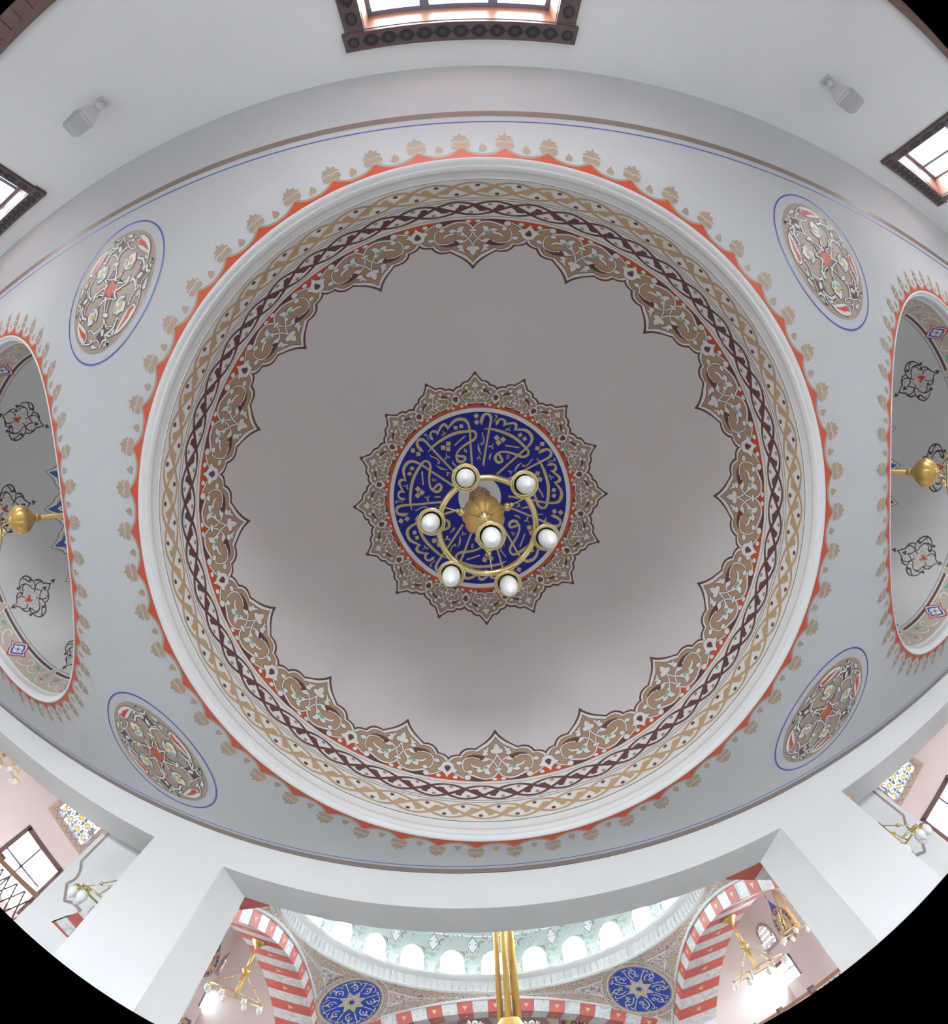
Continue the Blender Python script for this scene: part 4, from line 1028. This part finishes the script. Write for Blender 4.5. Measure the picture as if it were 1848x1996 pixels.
def fsurf(x, z): return plane_surf((x, FY - 0.004, z), (1, 0, 0), (0, 0, 1), (0, -1, 0))
r = wq([(450, 1851), (415, 1897), (448, 1918)], 0, LX); stained(wn, lsurf((r[0] + r[1]) / 2, r[2]), r[1] - r[0], r[3] - r[2], .30); wn += 1
r2 = wq([(507, 1894), (530, 1908), (502, 1946)], 0, LX); wy = r[1] - r[0]; stained(wn, lsurf((r2[0] + r2[1]) / 2 + .2, r[2]), wy, r[3] - r[2], .30, seed=2); wn += 1
r = wq([(1480, 1794), (1490, 1858), (1519, 1835)], 0, RX); stained(wn, rsurf((r[0] + r[1]) / 2, r[2]), r[1] - r[0], r[3] - r[2], .30, seed=3); wn += 1
r2 = wq([(1428, 1841), (1438, 1898)], 0, RX); stained(wn, rsurf((r2[0] + r2[1]) / 2, r[2]), r[1] - r[0], r[3] - r[2], .30, seed=4); wn += 1
r = wq([(128, 1568), (205, 1623), (155, 1655), (100, 1590)], 0, LX); stained(wn, lsurf((r[0] + r[1]) / 2 - .15, r[2]), (r[1] - r[0]) + .2, r[3] - r[2], .30, True, 'stain_orange', 5); wn += 1
r = wq([(1765, 1478), (1797, 1492), (1752, 1565), (1700, 1535)], 0, RX); stained(wn, rsurf((r[0] + r[1]) / 2, r[2]), (r[1] - r[0]) + .1, r[3] - r[2], .30, True, 'stain_orange', 6); wn += 1
for cxp in (922, 1030):
    q = on_plane([(cxp, 1972)], 1, FY)[0]; stained(wn, fsurf(q[0], q[2] - 1.5), 1.25, 1.5, .34, seed=wn); wn += 1

# painted roundels with lettering on the aisle walls
def roundel(name, surf, R, marks, tail=True):
    p = Paint(); p.oval(0, 0, R, R, 'mauve', 1, 0, n=48); p.oval(0, 0, R * .94, R * .94, 'palebeige', 2, 0, n=48)
    for k in range(20):
        t = 2 * PI * k / 20; p.oval(R * .79 * math.cos(t), R * .79 * math.sin(t), R * .13, R * .10, ('tile_red', 'blue', 'tile_red', 'white')[k % 4], 3, 0, rot=t, n=10)
    p.oval(0, 0, R * .63, R * .63, 'mauve', 4, 0, n=40); p.oval(0, 0, R * .60, R * .60, 'gold_ground', 5, 0, n=40)
    for P, w in marks: p.stroke([(x * R, y * R) for x, y in P], w * R if np.isscalar(w) else [a * R for a in w], 'dark', 6, 0)
    if tail:
        p.shape([(-R * .55, R * .82), (-R * .2, R * 1.25), (0, R * 1.75, 1), (R * .2, R * 1.25), (R * .55, R * .82), (0, R * .96)], 'mauve', .5, 0); p.shape([(-R * .35, R * .95), (0, R * 1.6, 1), (R * .35, R * .95), (0, R * 1.0)], 'blue', .8, 0)
        p.oval(0, R * 1.86, R * .07, R * .12, 'mauve', 1, 0)
    o = S(p.build(name, surf)); return o
C['gold_ground'] = mat('roundel_gold', (0.74, 0.60, 0.33), 0.5, vary=0.05)
ALLAH = [([(.38, .34), (.36, 0), (.34, -.28)], [.05, .09, .05]), ([(.22, .10), (.20, -.1), (.12, -.22), (.02, -.2), (0, .05)], [.05, .08, .08, .07, .04]), ([(0, .0), (-.04, -.2), (-.14, -.22), (-.18, .02)], [.05, .08, .08, .04]), ([(-.16, -.2), (-.3, -.22), (-.38, -.1), (-.28, .0), (-.22, -.14)], [.07, .08, .07, .06, .05]), ([(-.5, .22), (-.4, .28), (-.3, .22), (-.36, .14)], .035)]
KAF = [([(-.28, .42), (-.2, .30), (.05, .18), (.30, .06), (.12, -.02), (-.12, .04)], [.06, .07, .08, .08, .07, .05]), ([(-.12, .04), (0, -.12), (.2, -.2), (.24, -.34), (.05, -.36), (-.12, -.3)], [.05, .08, .08, .08, .07, .04]), ([(-.05, -.02), (.02, -.1), (.12, -.06)], .05), ([(-.3, .36), (-.38, .05), (-.34, -.2)], [.04, .07, .04])]
q = on_plane([(1526, 1800)], 0, RX)[0]; roundel('painted_roundel', rsurf(q[1], q[2]), 0.62, KAF)
q = on_plane([(411, 1876)], 0, LX)[0]; roundel('painted_roundel', lsurf(q[1] - .2, q[2]), 0.62, KAF)
q = on_plane([(1126, 1988)], 1, FY)[0]; roundel('painted_roundel', fsurf(q[0], q[2]), 0.66, ALLAH)

# arches: each voussoir its own block
def make_arch(k, label, AD=AD):
    root = S(empty('wall_arch_%d' % (k + 1), (HX, HY, 0), k * PI / 2)); n = 23; half = math.asin(HA / AR)
    cz = AZ - AR; t0 = 0.32
    rings = []
    for i in range(n):
        a0, a1 = -half + 2 * half * i / n, -half + 2 * half * (i + 1) / n
        g = 0.0012 if i % 2 else 0.0
        rin, rout = AR - t0 - (0.004 if i % 2 else 0), AR
        v = []
        for yy in (HA, HA + AD):
            for a in (a0 + g, (a0 + a1) / 2, a1 - g):
                for r_ in (rin, rout): v.append((r_ * math.sin(a), yy - (0.004 if (i % 2 and yy == HA) else 0), cz + r_ * math.cos(a)))
        f = [(0, 2, 3, 1), (2, 4, 5, 3), (6, 7, 9, 8), (8, 9, 11, 10), (0, 6, 8, 2), (2, 8, 10, 4), (1, 3, 9, 7), (3, 5, 11, 9), (0, 1, 7, 6), (4, 10, 11, 5)]
        mm = MB().add(v, f, 0)
        if i % 2:
            am = (a0 + a1) / 2
            for (r_, yy, du, kind) in ((rin - .004, HA + AD * .5, .09, 0), (AR - t0 * .5, HA - .009, .07, 1)):
                c = np.array([r_ * math.sin(am), yy, cz + r_ * math.cos(am)]); tx = np.array([math.cos(am), 0, -math.sin(am)]); ty = np.array([0, 1, 0]) if kind == 0 else np.array([math.sin(am), 0, math.cos(am)])
                mm.add([c - ty * du, c + tx * du + ty * du * .6, c - tx * du + ty * du * .6], [(0, 1, 2)], 1)
        mm.build('voussoir', [redst, C['gold']] if i % 2 else [marb], root)
    # moulding on the extrados
    P = [((AR + .03) * math.sin(a), HA - .02, cz + (AR + .03) * math.cos(a)) for a in np.linspace(-half, half, 40)]
    b = MB(); b.tube(P, 0.045, 8); b.build('archivolt', plaster, root, True)
    # spandrel wall over the arch
    v = []; f = []; xs = np.linspace(-HA, HA, 61)
    for yy in (HA + 0.03, HA + AD):
        for x in xs:
            z0_ = cz + math.sqrt(AR * AR - min(abs(x), HA) ** 2); v += [(x, yy, z0_), (x, yy, (zt + .02) if yy > HA + .1 else HR + .5)]
    for s_ in range(2):
        o_ = s_ * 122
        for i in range(60): f.append((o_ + 2 * i, o_ + 2 * i + 2, o_ + 2 * i + 3, o_ + 2 * i + 1))
    MB().add(v, f).build('spandrel', pink, root)
    return root
for k in range(4): make_arch(k, '', 0.79 if k == 2 else AD)

# corner piers
for i, (xa, xb, ya, yb_) in enumerate(((-5.10, -4.33, 4.75, 5.54), (4.71, 5.47, 4.75, 5.54), (-5.39, -4.33, 14.58, 15.64), (4.71, 5.77, 14.58, 15.64))):
    o = S(MB().box((xa, ya, zf), (xb, yb_, zt if i > 1 else zt)).build('wall_pier_%d' % (i + 1), marb if i > 1 else plaster))
    if i < 2:
        sg = 1 if i == 0 else -1; xo = xa if i == 0 else xb
        P = [(.10, 2.05), (.10, 1.02), (.20, .92), (.24, .80), (.19, .70), (.36, .52), (.50, .56), (.66, .54)]
        p = Paint(); p.ribbon(sm([(a, c, 1) for a, c in P[:2]] + [(P[2][0], P[2][1]), (P[3][0], P[3][1]), (P[4][0], P[4][1], 1), (P[5][0], P[5][1], 1), P[6], P[7]], 5), .04, 'mauve', 1)
        p.build('painted_panel', plane_surf((xo, ya - .002, Zr(0)), (sg, 0, 0), (0, 0, 1), (0, -1, 0)), o)

# foot of the lower arch against the left pier
ab = S(empty('trim_3', (0, 0, 0)))
for nm, m_, Q in (('fillet', plaster, [(560, 1358), (862, 1243), (855, 1264), (575, 1374)]), ('red_block', redst, [(725, 1302), (868, 1264), (925, 1330), (838, 1432)]), ('white_block', marb, [(602, 1347), (725, 1302), (838, 1432), (757, 1525)]), ('red_block', redst, [(567, 1362), (602, 1347), (757, 1525), (735, 1535)])):
    f_ = on_plane(px(0, 1560, 320 / 1848)(np.array(Q, float)), 1, 4.735); bk = f_ + np.array([0, .03, 0])
    MB().add(list(f_) + list(bk), [(0, 1, 2, 3), (7, 6, 5, 4), (0, 4, 5, 1), (1, 5, 6, 2), (2, 6, 7, 3), (3, 7, 4, 0)]).build(nm, m_, ab)

# pendentives
def pend(t, s):
    """t in 0..90 deg across one corner, s 0 ring .. 1 arch; local to the hall centre"""
    a = math.radians(t); rm = HA / max(math.cos(a), math.sin(a)); rho = HA + (rm - HA) * s
    zq = arch_z(HA * math.tan(a) if t <= 45 else HA / math.tan(a)); z = HR - (HR - zq) * (s ** 1.12)
    return rho * math.cos(a), rho * math.sin(a), z
def pend_xy(x, y):
    t = math.degrees(math.atan2(y, x)); a = math.radians(t); rm = HA / max(math.cos(a), math.sin(a)); s = (math.hypot(x, y) - HA) / (rm - HA)
    return pend(t, max(0, s))[2]
def pend_mesh():
    N, M = 48, 12; v = [pend(90 * i / N, j / M) for i in range(N + 1) for j in range(M + 1)]
    f = [(i * (M + 1) + j, (i + 1) * (M + 1) + j, (i + 1) * (M + 1) + j + 1, i * (M + 1) + j + 1) for i in range(N) for j in range(M)]
    return v, f
pv, pf = pend_mesh()
def strip(pts_s, inward, m, name, parent):
    v = []; n = len(pts_s)
    for p_ in pts_s: v += [p_[0], p_[1]]
    v = [(x - inward * x / 8, y - inward * y / 8, z - inward * .9) for x, y, z in v]
    return MB().add(v, [(2 * i, 2 * i + 2, 2 * i + 3, 2 * i + 1) for i in range(n - 1)]).build(name, m, parent)
def star_strokes(p, kind):
    g = dict(col='cream', layer=4, out=0)
    for R_, c_, l_ in ((1.06, 'cream', 1), (1.02, 'mauve', 1.5), (.97, 'medal_blue', 2)): p.fill([(R_ * math.cos(t), R_ * math.sin(t)) for t in np.linspace(0, 2 * PI, 49)[:-1]], c_, l_, .16)
    st = [((.50 if i % 2 == 0 else .27) * math.cos(PI * i / 8), (.50 if i % 2 == 0 else .27) * math.sin(PI * i / 8)) for i in range(16)]
    p.fill(st, 'palebeige', 3, .16)
    u = Paint()
    if kind == 0:
        u.stroke([(.50, 0), (.80, .02), (.90, .10), (.84, .16)], .035, **g); u.stroke([(.42, .12), (.60, .10), (.74, .16), (.80, .28), (.70, .36), (.60, .28), (.68, .22)], .038, **g)
        u.stroke([(.50, .20), (.56, .30), (.50, .36), (.46, .28), (.54, .26)], .03, **g); u.stroke([(.76, .34), (.88, .30), (.90, .22)], .03, **g)
    else:
        u.stroke([(.50, 0), (.82, -.02), (.90, -.08), (.84, -.14)], .035, **g); u.stroke([(.46, .14), (.52, .28), (.66, .30), (.72, .18), (.66, .10)], .04, **g)
        u.stroke([(.72, .30), (.80, .22), (.86, .30), (.90, .16), (.86, .06)], .032, **g); u.stroke([(.62, .42), (.74, .44), (.84, .36)], .03, **g); u.oval(.60, .20, .035, .035, 'white', 5, 0, n=8)
    u.oval(.90, .0, .03, .03, 'white', 5, 0, n=6); u.oval(.74, .24, .028, .028, 'white', 5, 0, n=6)
    u.ribbon([(.46 * math.cos(0), 0), (.27 * math.cos(PI / 8), .27 * math.sin(PI / 8)), (.19 * math.cos(.9), .19 * math.sin(.9))], .022, 'cream', 4)
    u.turn(0, 8)
    o = len(p.v); p.v += u.v; p.l += u.l; p.f += [tuple(i + o for i in t) for t in u.f]; p.c += u.c
    p.ribbon([(.20 * math.cos(t), .20 * math.sin(t)) for t in np.linspace(0, 2 * PI, 25)[:-1]], .02, 'cream', 4, True); p.oval(0, 0, .09, .09, 'medal_blue', 5, 0, n=8)
pc('cream', (0.72, 0.66, 0.45)); pc('medal_blue', (0.02, 0.06, 0.40), 0.4)
for k in range(4):
    o = S(mesh_obj('wall_pendentive_%d' % (k + 1), pv, pf, arab, None, smooth=True)); o.location = (HX, HY, 0); o.rotation_euler.z = k * PI / 2
    T = np.linspace(0.5, 89.5, 60)
    def w_in(t, w):
        a = math.radians(t); rm = HA / max(math.cos(a), math.sin(a)); d = rm - HA; return min(.42, w / max(d, 1e-3))
    strip([(pend(t, 0.0), pend(t, w_in(t, .22))) for t in T], .015, arab_b, 'ring_border', o)
    strip([(pend(t, 1.0), pend(t, 1 - w_in(t, .30))) for t in T], .015, arab_b, 'arch_border', o)
    for w0, w1 in ((.22, .25),): strip([(pend(t, w_in(t, w0)), pend(t, w_in(t, w1))) for t in T], .02, plaster, 'fillet', o)
    strip([(pend(t, 1 - w_in(t, .30)), pend(t, 1 - w_in(t, .34))) for t in T], .02, plaster, 'fillet', o)
    p = Paint(); star_strokes(p, k % 2)
    ring = Paint(); ring.oval(0, 0, 1.30, 1.30, 'white', 0, 0, n=40); 
    rho0, Rm = 5.27, 0.80; nrm = np.array([-.40, -.40, -.82])
    def msurf(P, lift):
        out = []
        for (x, y), l in zip(P, lift):
            rd = rho0 - y * Rm * 0.80; X = (rd - x * Rm) / math.sqrt(2); Y = (rd + x * Rm) / math.sqrt(2)
            z = pend_xy(X, Y); out.append(np.array([X, Y, z]) + nrm * (l * 8 + .03))
        return np.array(out)
    q = Paint(); q.fill([(1.26 * math.cos(t), 1.26 * math.sin(t)) for t in np.linspace(0, 2 * PI, 41)[:-1]], 'white', 0, .16); q.fill([(1.23 * math.cos(t), 1.23 * math.sin(t)) for t in np.linspace(0, 2 * PI, 41)[:-1]], 'border_ink', .4, .16)
    C['border_ink'] = arab_b
    q.build('roundel_border', msurf, o)
    d = Paint(); star_strokes(d, k % 2); d.build('blue_roundel', msurf, o)

# drum of the hall dome: cornice, 24 arched windows, painted frames
b = MB(); hz = HR
b.lathe([(HA, -0.02), (HA - .03, 0.0), (HA - .06, .04), (HA + .02, .07), (HA + .03, .34), (HA - .05, .40), (HA - .10, .46), (HA - .10, .52), (HA + .14, .52)], 144, (0, 0, hz))
cor = S(b.build('trim_2', plaster)); cor.location = (HX, HY, 0)
b = MB()
for i in range(144):
    a = 2 * PI * i / 144; ca, sa = math.cos(a), math.sin(a)
    for dr in (0,): b.tube([((HA + .028) * ca, (HA + .028) * sa, hz + .08), ((HA - .005) * ca, (HA - .005) * sa, hz + .20), ((HA + .01) * ca, (HA + .01) * sa, hz + .33)], [.016, .026, .03], 5)
fl = b.build('fluting', plaster, cor, True); fl['kind'] = 'stuff'
DRR = HA + 0.12; dz0, dz1 = HR + .52, HR + 1.75; st = 2 * PI / 24
ww, wh = 0.68, 0.72
def cyl(P, lift): P = np.asarray(P); r_ = DRR - np.asarray(lift); a = P[:, 0] / DRR; return np.stack([r_ * np.cos(a), r_ * np.sin(a), P[:, 1]], 1)
hw = st * DRR / 2
outer = [(x, dz0) for x in np.linspace(-hw, hw, 9)] + [(hw, dz1)] + [(x, dz1) for x in np.linspace(hw, -hw, 9)[1:]]
hole = [(x, y + dz0 + .02) for x, y in arch_outline(ww, wh, 12)]
tri = geometry.tessellate_polygon([[Vector((x, y, 0)) for x, y in outer], [Vector((x, y, 0)) for x, y in hole]])
allp = cyl(outer + hole, [0] * (len(outer) + len(hole)))
drum = S(empty('wall_drum', (HX, HY, 0)))
pan = mesh_obj('drum_panel', allp, [tuple(t) for t in tri], drum_m, drum)
p = Paint()
ol = [(x, y) for x, y in arch_outline(ww + .16, wh + .09, 12)][1:] ; 
for g_, wdt, cl in ((.10, .022, 'drumink'), (.20, .05, 'drumink'), (.30, .022, 'drumink')):
    q = [(x, y + dz0 + .02) for x, y in arch_outline(ww + g_, wh + g_ / 2, 14)]; q = q[1:] + q[:1]
    p.ribbon(q[:-1] + [(-(ww + g_) / 2, dz0 + .02)], wdt, cl, 1)
for sx in (-1, 1):
    for j in range(5): p.oval(sx * (ww / 2 + .10), dz0 + .12 + j * .15, .045, .05, 'sage', 2, 0, n=8)
    p.stroke([(0, dz0 + wh + .16), (sx * .16, dz0 + wh + .20), (sx * .30, dz0 + wh + .10), (sx * .42, dz0 + wh + .20), (sx * .34, dz0 + wh + .34), (sx * .20, dz0 + wh + .30), (sx * .26, dz0 + wh + .22)], .035, 'drumink', 2, 0)
    p.stroke([(0, dz0 + wh + .24), (sx * .12, dz0 + wh + .40), (sx * .28, dz0 + wh + .46), (sx * .24, dz0 + wh + .56), (sx * .12, dz0 + wh + .50)], .035, 'drumink', 2, 0)
    for dx_, dy_ in ((.12, .30), (.30, .28), (.18, .46)): p.oval(sx * dx_, dz0 + wh + dy_, .05, .035, 'sage', 2.5, 0, n=8)
p.oval(0, dz0 + wh + .30, .05, .07, 'crimson', 3, 0, n=8)
# pendant cartouche between two windows
cx_, cy_ = hw, dz0 + wh + .20
for s_, cl, ly in ((1.0, 'drumink', 3), (.86, 'white', 4)): p.shape([(cx_, cy_ + .30 * s_, 1), (cx_ + .10 * s_, cy_ + .16 * s_), (cx_ + .17 * s_, cy_ + .04 * s_), (cx_ + .12 * s_, cy_ - .10 * s_), (cx_, cy_ - .26 * s_, 1), (cx_ - .12 * s_, cy_ - .10 * s_), (cx_ - .17 * s_, cy_ + .04 * s_), (cx_ - .10 * s_, cy_ + .16 * s_)], cl, ly, 0)
for t in range(6): p.oval(cx_ + .085 * math.cos(t * PI / 3), cy_ + .03 + .085 * math.sin(t * PI / 3), .03, .03, 'blue', 5, 0, n=6)
p.oval(cx_, cy_ + .03, .04, .03, 'yellow', 5, 0, n=8); p.shape([(cx_ - .13, cy_ - .34, 1), (cx_, cy_ - .31), (cx_ + .13, cy_ - .34, 1), (cx_, cy_ - .48, 1)], 'sage', 3, 0)
p.stroke([(cx_ - .3, dz0 + .24), (cx_, dz0 + .21), (cx_ + .3, dz0 + .24)], .012, 'sage', 2, 0)
pc('sage', (0.33, 0.40, 0.33)); pc('drumink', (0.22, 0.20, 0.19))
orn = p.build('painted_window_frame', cyl, drum)
gl = Paint(); gl.fill([(x * .99, y * .99 + dz0 + .02) for x, y in arch_outline(ww, wh, 12)], 'pane', -40)
q = [(x * .9, y * .97 + dz0 + .03) for x, y in arch_outline(ww, wh, 12)]; gl.ribbon(q, .05, 'stain_pale', -39, True)
C['pane'] = glass_m; C['stain_pale'] = mat('stain_pale', (0.55, 0.68, 0.9), 0.3, vary=0.0, emit=(0.6, 0.75, 1.0), estr=0.7)
pane = gl.build('drum_window', cyl, drum)
for o in (pan, orn, pane):
    for i in range(24):
        c = o if i == 0 else o.copy()
        if i: COL.objects.link(c); c.parent = drum
        c.rotation_euler.z = st * i + math.radians(90)
rail = MB(); rr_ = DRR - .18
rail.tube([(rr_ * math.cos(2 * PI * k / 96), rr_ * math.sin(2 * PI * k / 96), dz0 + .26) for k in range(96)], .008, 6, True)
for k in range(96):
    a = 2 * PI * k / 96; rail.tube([(rr_ * math.cos(a), rr_ * math.sin(a), dz0), (rr_ * math.cos(a), rr_ * math.sin(a), dz0 + .26)], .007, 5)
rl_o = rail.build('guard_rail', spk_m, drum)
v = []; f = []; n = 96; k_ = 20
for i in range(k_ + 1):
    b_ = PI / 2 * (1 - i / k_)
    for j in range(n): v.append((DRR * math.sin(b_) * math.cos(2 * PI * j / n), DRR * math.sin(b_) * math.sin(2 * PI * j / n), dz1 + DRR * math.cos(b_) * .9))
for i in range(k_):
    for j in range(n): f.append((i * n + j, i * n + (j + 1) % n, (i + 1) * n + (j + 1) % n, (i + 1) * n + j))
hd = S(mesh_obj('ceiling_hall_dome', v, f, drum_m, None, smooth=True)); hd.location = (HX, HY, 0)

# railings of the aisle galleries
def railing(p0, p1, label, zt_=Zr(0.36), hgt=0.95, up=True):
    root = tag(empty('gallery_railing', (p0[0], p0[1], zt_ - hgt)), label, 'railing'); d = Vector((p1[0] - p0[0], p1[1] - p0[1], 0)); L = d.length; d.normalize()
    root.rotation_euler.z = math.atan2(d.y, d.x)
    MB().box((0, -.05, hgt - .07), (L, .05, hgt)).build('handrail', wood_red, root); MB().box((0, -.04, .02), (L, .04, .10)).build('bottom_rail', wood_dark, root)
    MB().box((0, -.10, -.45), (L, .10, 0.02)).build('slab_edge', plaster, root)
    n = max(1, round(L / 1.5)); w = L / n
    for i in range(n + 1): MB().box((i * w - .05, -.055, 0), (i * w + .05, .055, hgt + .05)).build('post', wood_dark, root)
    lat = MB(); m_ = 7; c_ = (w - .1) / m_; hh_ = hgt - .19
    for j in range(m_):
        for a, b_ in (((j * c_ + .05, .10), ((j + 1) * c_ + .05, .10 + hh_ / 2)), ((j * c_ + .05, .10 + hh_ / 2), ((j + 1) * c_ + .05, .10)), ((j * c_ + .05, .10 + hh_ / 2), ((j + 1) * c_ + .05, .10 + hh_)), ((j * c_ + .05, .10 + hh_), ((j + 1) * c_ + .05, .10 + hh_ / 2))):
            lat.tube([(a[0], 0, a[1]), (b_[0], 0, b_[1])], .012, 4)
    o = lat.build('lattice', wood_dark, root)
    for i in range(1, n):
        c = o.copy(); COL.objects.link(c); c.parent = root; c.location = (i * w, 0, 0)
    return root
railing((-5.55, 5.54), (-5.55, 14.6), 'dark wooden lattice railing behind the striped arch left of the tall brass rods')
railing((6.0, 5.54), (6.0, 14.6), 'dark wooden lattice railing below the roundel with gold lettering')
railing((LX, 5.15), (-5.10, 5.15), 'dark lattice railing between stained glass wall and left white pier', Zr(0.42))
railing((5.47, 5.15), (RX, 5.15), 'dark lattice railing between stained glass wall and right white pier', Zr(0.42))
aisle_floor = mat('aisle_carpet', (0.58, 0.48, 0.45), 0.95, vary=0.2)
# gallery slabs behind the railings
S(MB().box((LX, YB2, Zr(-0.9)), (-5.45, FY, Zr(-0.62))).build('floor_gallery_left', aisle_floor)); S(MB().box((5.9, YB2, Zr(-0.9)), (RX, FY, Zr(-0.62))).build('floor_gallery_right', aisle_floor))

# hall chandeliers
def hall_chandelier(x, y, ztop, zring, r, label, n=8, k_=1.0):
    root = tag(empty('hall_chandelier', (x, y, zring)), label, 'chandelier'); L = ztop - zring
    b = MB(); b.lathe([(.16 * k_, L), (.17 * k_, L - .03 * k_), (.09 * k_, L - .09 * k_), (.04 * k_, L - .16 * k_), (.03 * k_, L - .2 * k_)], 24, flute=10, depth=.15); b.build('canopy', gilt, root, True)
    b = MB(); b.tube([(0, 0, L - .1 * k_), (0, 0, L * .42)], .030 * k_, 12); b.lathe([(.03 * k_, L * .42 + .12 * k_), (.06 * k_, L * .42 + .06 * k_), (.10 * k_, L * .42 + .02 * k_), (.05 * k_, L * .42 - .03 * k_), (.03 * k_, L * .42 - .08 * k_)], 20); b.build('stem', gilt, root, True)
    b = MB()
    for k in range(4): a = PI / 4 + k * PI / 2; b.tube([(.035 * math.cos(a), .035 * math.sin(a), L * .42), (.035 * math.cos(a), .035 * math.sin(a), -.02)], .010, 6)
    b.build('cage', gilt, root, True)
    b = MB(); b.tube([(r * math.cos(2 * PI * k / 40), r * math.sin(2 * PI * k / 40), 0) for k in range(40)], .012, 8, True); b.build('ring', brass, root, True)
    for k in range(4):
        a = k * PI / 2 + .4; b = MB(); b.tube([(.04 * math.cos(a), .04 * math.sin(a), L * .42 - .05), (r * math.cos(a), r * math.sin(a), 0)], .006, 6); b.ball((.55 * r * math.cos(a), .55 * r * math.sin(a), L * .42 * .45), .022, 8, 6); b.build('suspension_rod', brass, root, True)
    cup = MB().lathe([(.012, .02), (.035, 0), (.05, -.03), (.045, -.035)], 14); gls = MB().lathe([(.04, -.03), (.055, -.06), (.05, -.10), (.03, -.13), (.006, -.15)], 14)
    f_ = None
    for k in range(n):
        a = 2 * PI * k / n
        if f_ is None: c = cup.build('lamp_cup', brass, root, True); g = gls.build('glass_shade', opal, c, True); f_ = (c, g)
        else:
            c = f_[0].copy(); COL.objects.link(c); c.parent = root; g = f_[1].copy(); COL.objects.link(g); g.parent = c
        c.location = (r * 1.06 * math.cos(a), r * 1.06 * math.sin(a), -.03)
    return root
hall_chandelier(-4.86, HY, Zr(2.40), Zr(1.18), .55, 'small brass chandelier hanging from the crown of the striped arch over the left railing')
hall_chandelier(5.24, HY, Zr(2.40), Zr(1.18), .55, 'small brass chandelier hanging from the striped arch in front of arched stained windows')
q = on_plane([(1560, 1812)], 0, 7.1)[0]; hall_chandelier(7.1, q[1], zt, q[2] + .1, .5, 'brass chandelier hanging on a long stem beside the gold lettered roundel')
q = on_plane([(166, 1762)], 1, 4.15)[0]; hall_chandelier(q[0] + .17, 4.15, ZB, q[2] + .10, .28, 'brass chandelier with white shades before the left pier with brown outlined panel', k_=.4)
q = on_plane([(1782, 1645)], 1, 4.15)[0]; hall_chandelier(q[0] - .17, 4.15, ZB, q[2] + .10, .28, 'brass chandelier with white shades before the right pier with brown outlined panel', k_=.4)
q = on_plane([(4, 1492)], 1, 5.0)[0]; hall_chandelier(q[0] - .3, 5.0, zt, q[2] + .14, .5, 'brass chandelier hanging close under the arcade lintel by the left stained glass')
q = on_plane([(566, 1975)], 1, 16.9)[0]; hall_chandelier(q[0], 16.9, zt, q[2], .5, 'distant brass chandelier behind the left striped arch'); q = on_plane([(1338, 1965)], 1, 16.9)[0]; hall_chandelier(q[0], 16.9, zt, q[2], .5, 'distant brass chandelier behind the right striped arch')
# great chandelier of the hall on three brass tubes
q = on_plane([(985, 1900)], 1, HY)[0]
root = tag(empty('great_chandelier', (q[0], HY, Zr(0.9))), 'great hall chandelier hung on three thick brass tubes below the windowed dome', 'chandelier')
ztop_ = dz1 + DRR * .9 - .02 - Zr(0.9)
for dx_, dy_, r_ in ((-.17, .05, .055), (-.02, -.10, .062), (.14, .06, .075)):
    b = MB(); b.tube([(dx_, dy_, .55), (dx_, dy_, ztop_ - .3)], r_, 14); b.build('tube', gilt, root, True)
b = MB(); b.lathe([(.0, .2), (.2, .22), (.34, .32), (.36, .40), (.26, .47), (.2, .56), (.16, .62)], 40); b.build('crown', gilt, root, True)
b = MB(); b.lathe([(.05, ztop_ - .5), (.28, ztop_ - .4), (.34, ztop_ - .3), (.30, ztop_ - .2), (.12, ztop_ - .1), (.1, ztop_ + .02)], 32); b.build('canopy', gilt, root, True)
b = MB(); b.tube([(1.5 * math.cos(2 * PI * k / 60), 1.5 * math.sin(2 * PI * k / 60), 0) for k in range(60)], .04, 8, True); b.build('ring', brass, root, True)
for k in range(6):
    a = k * PI / 3; b = MB(); b.tube([(.3 * math.cos(a), .3 * math.sin(a), .35), (1.5 * math.cos(a), 1.5 * math.sin(a), 0)], .012, 6); b.build('arm', brass, root, True)
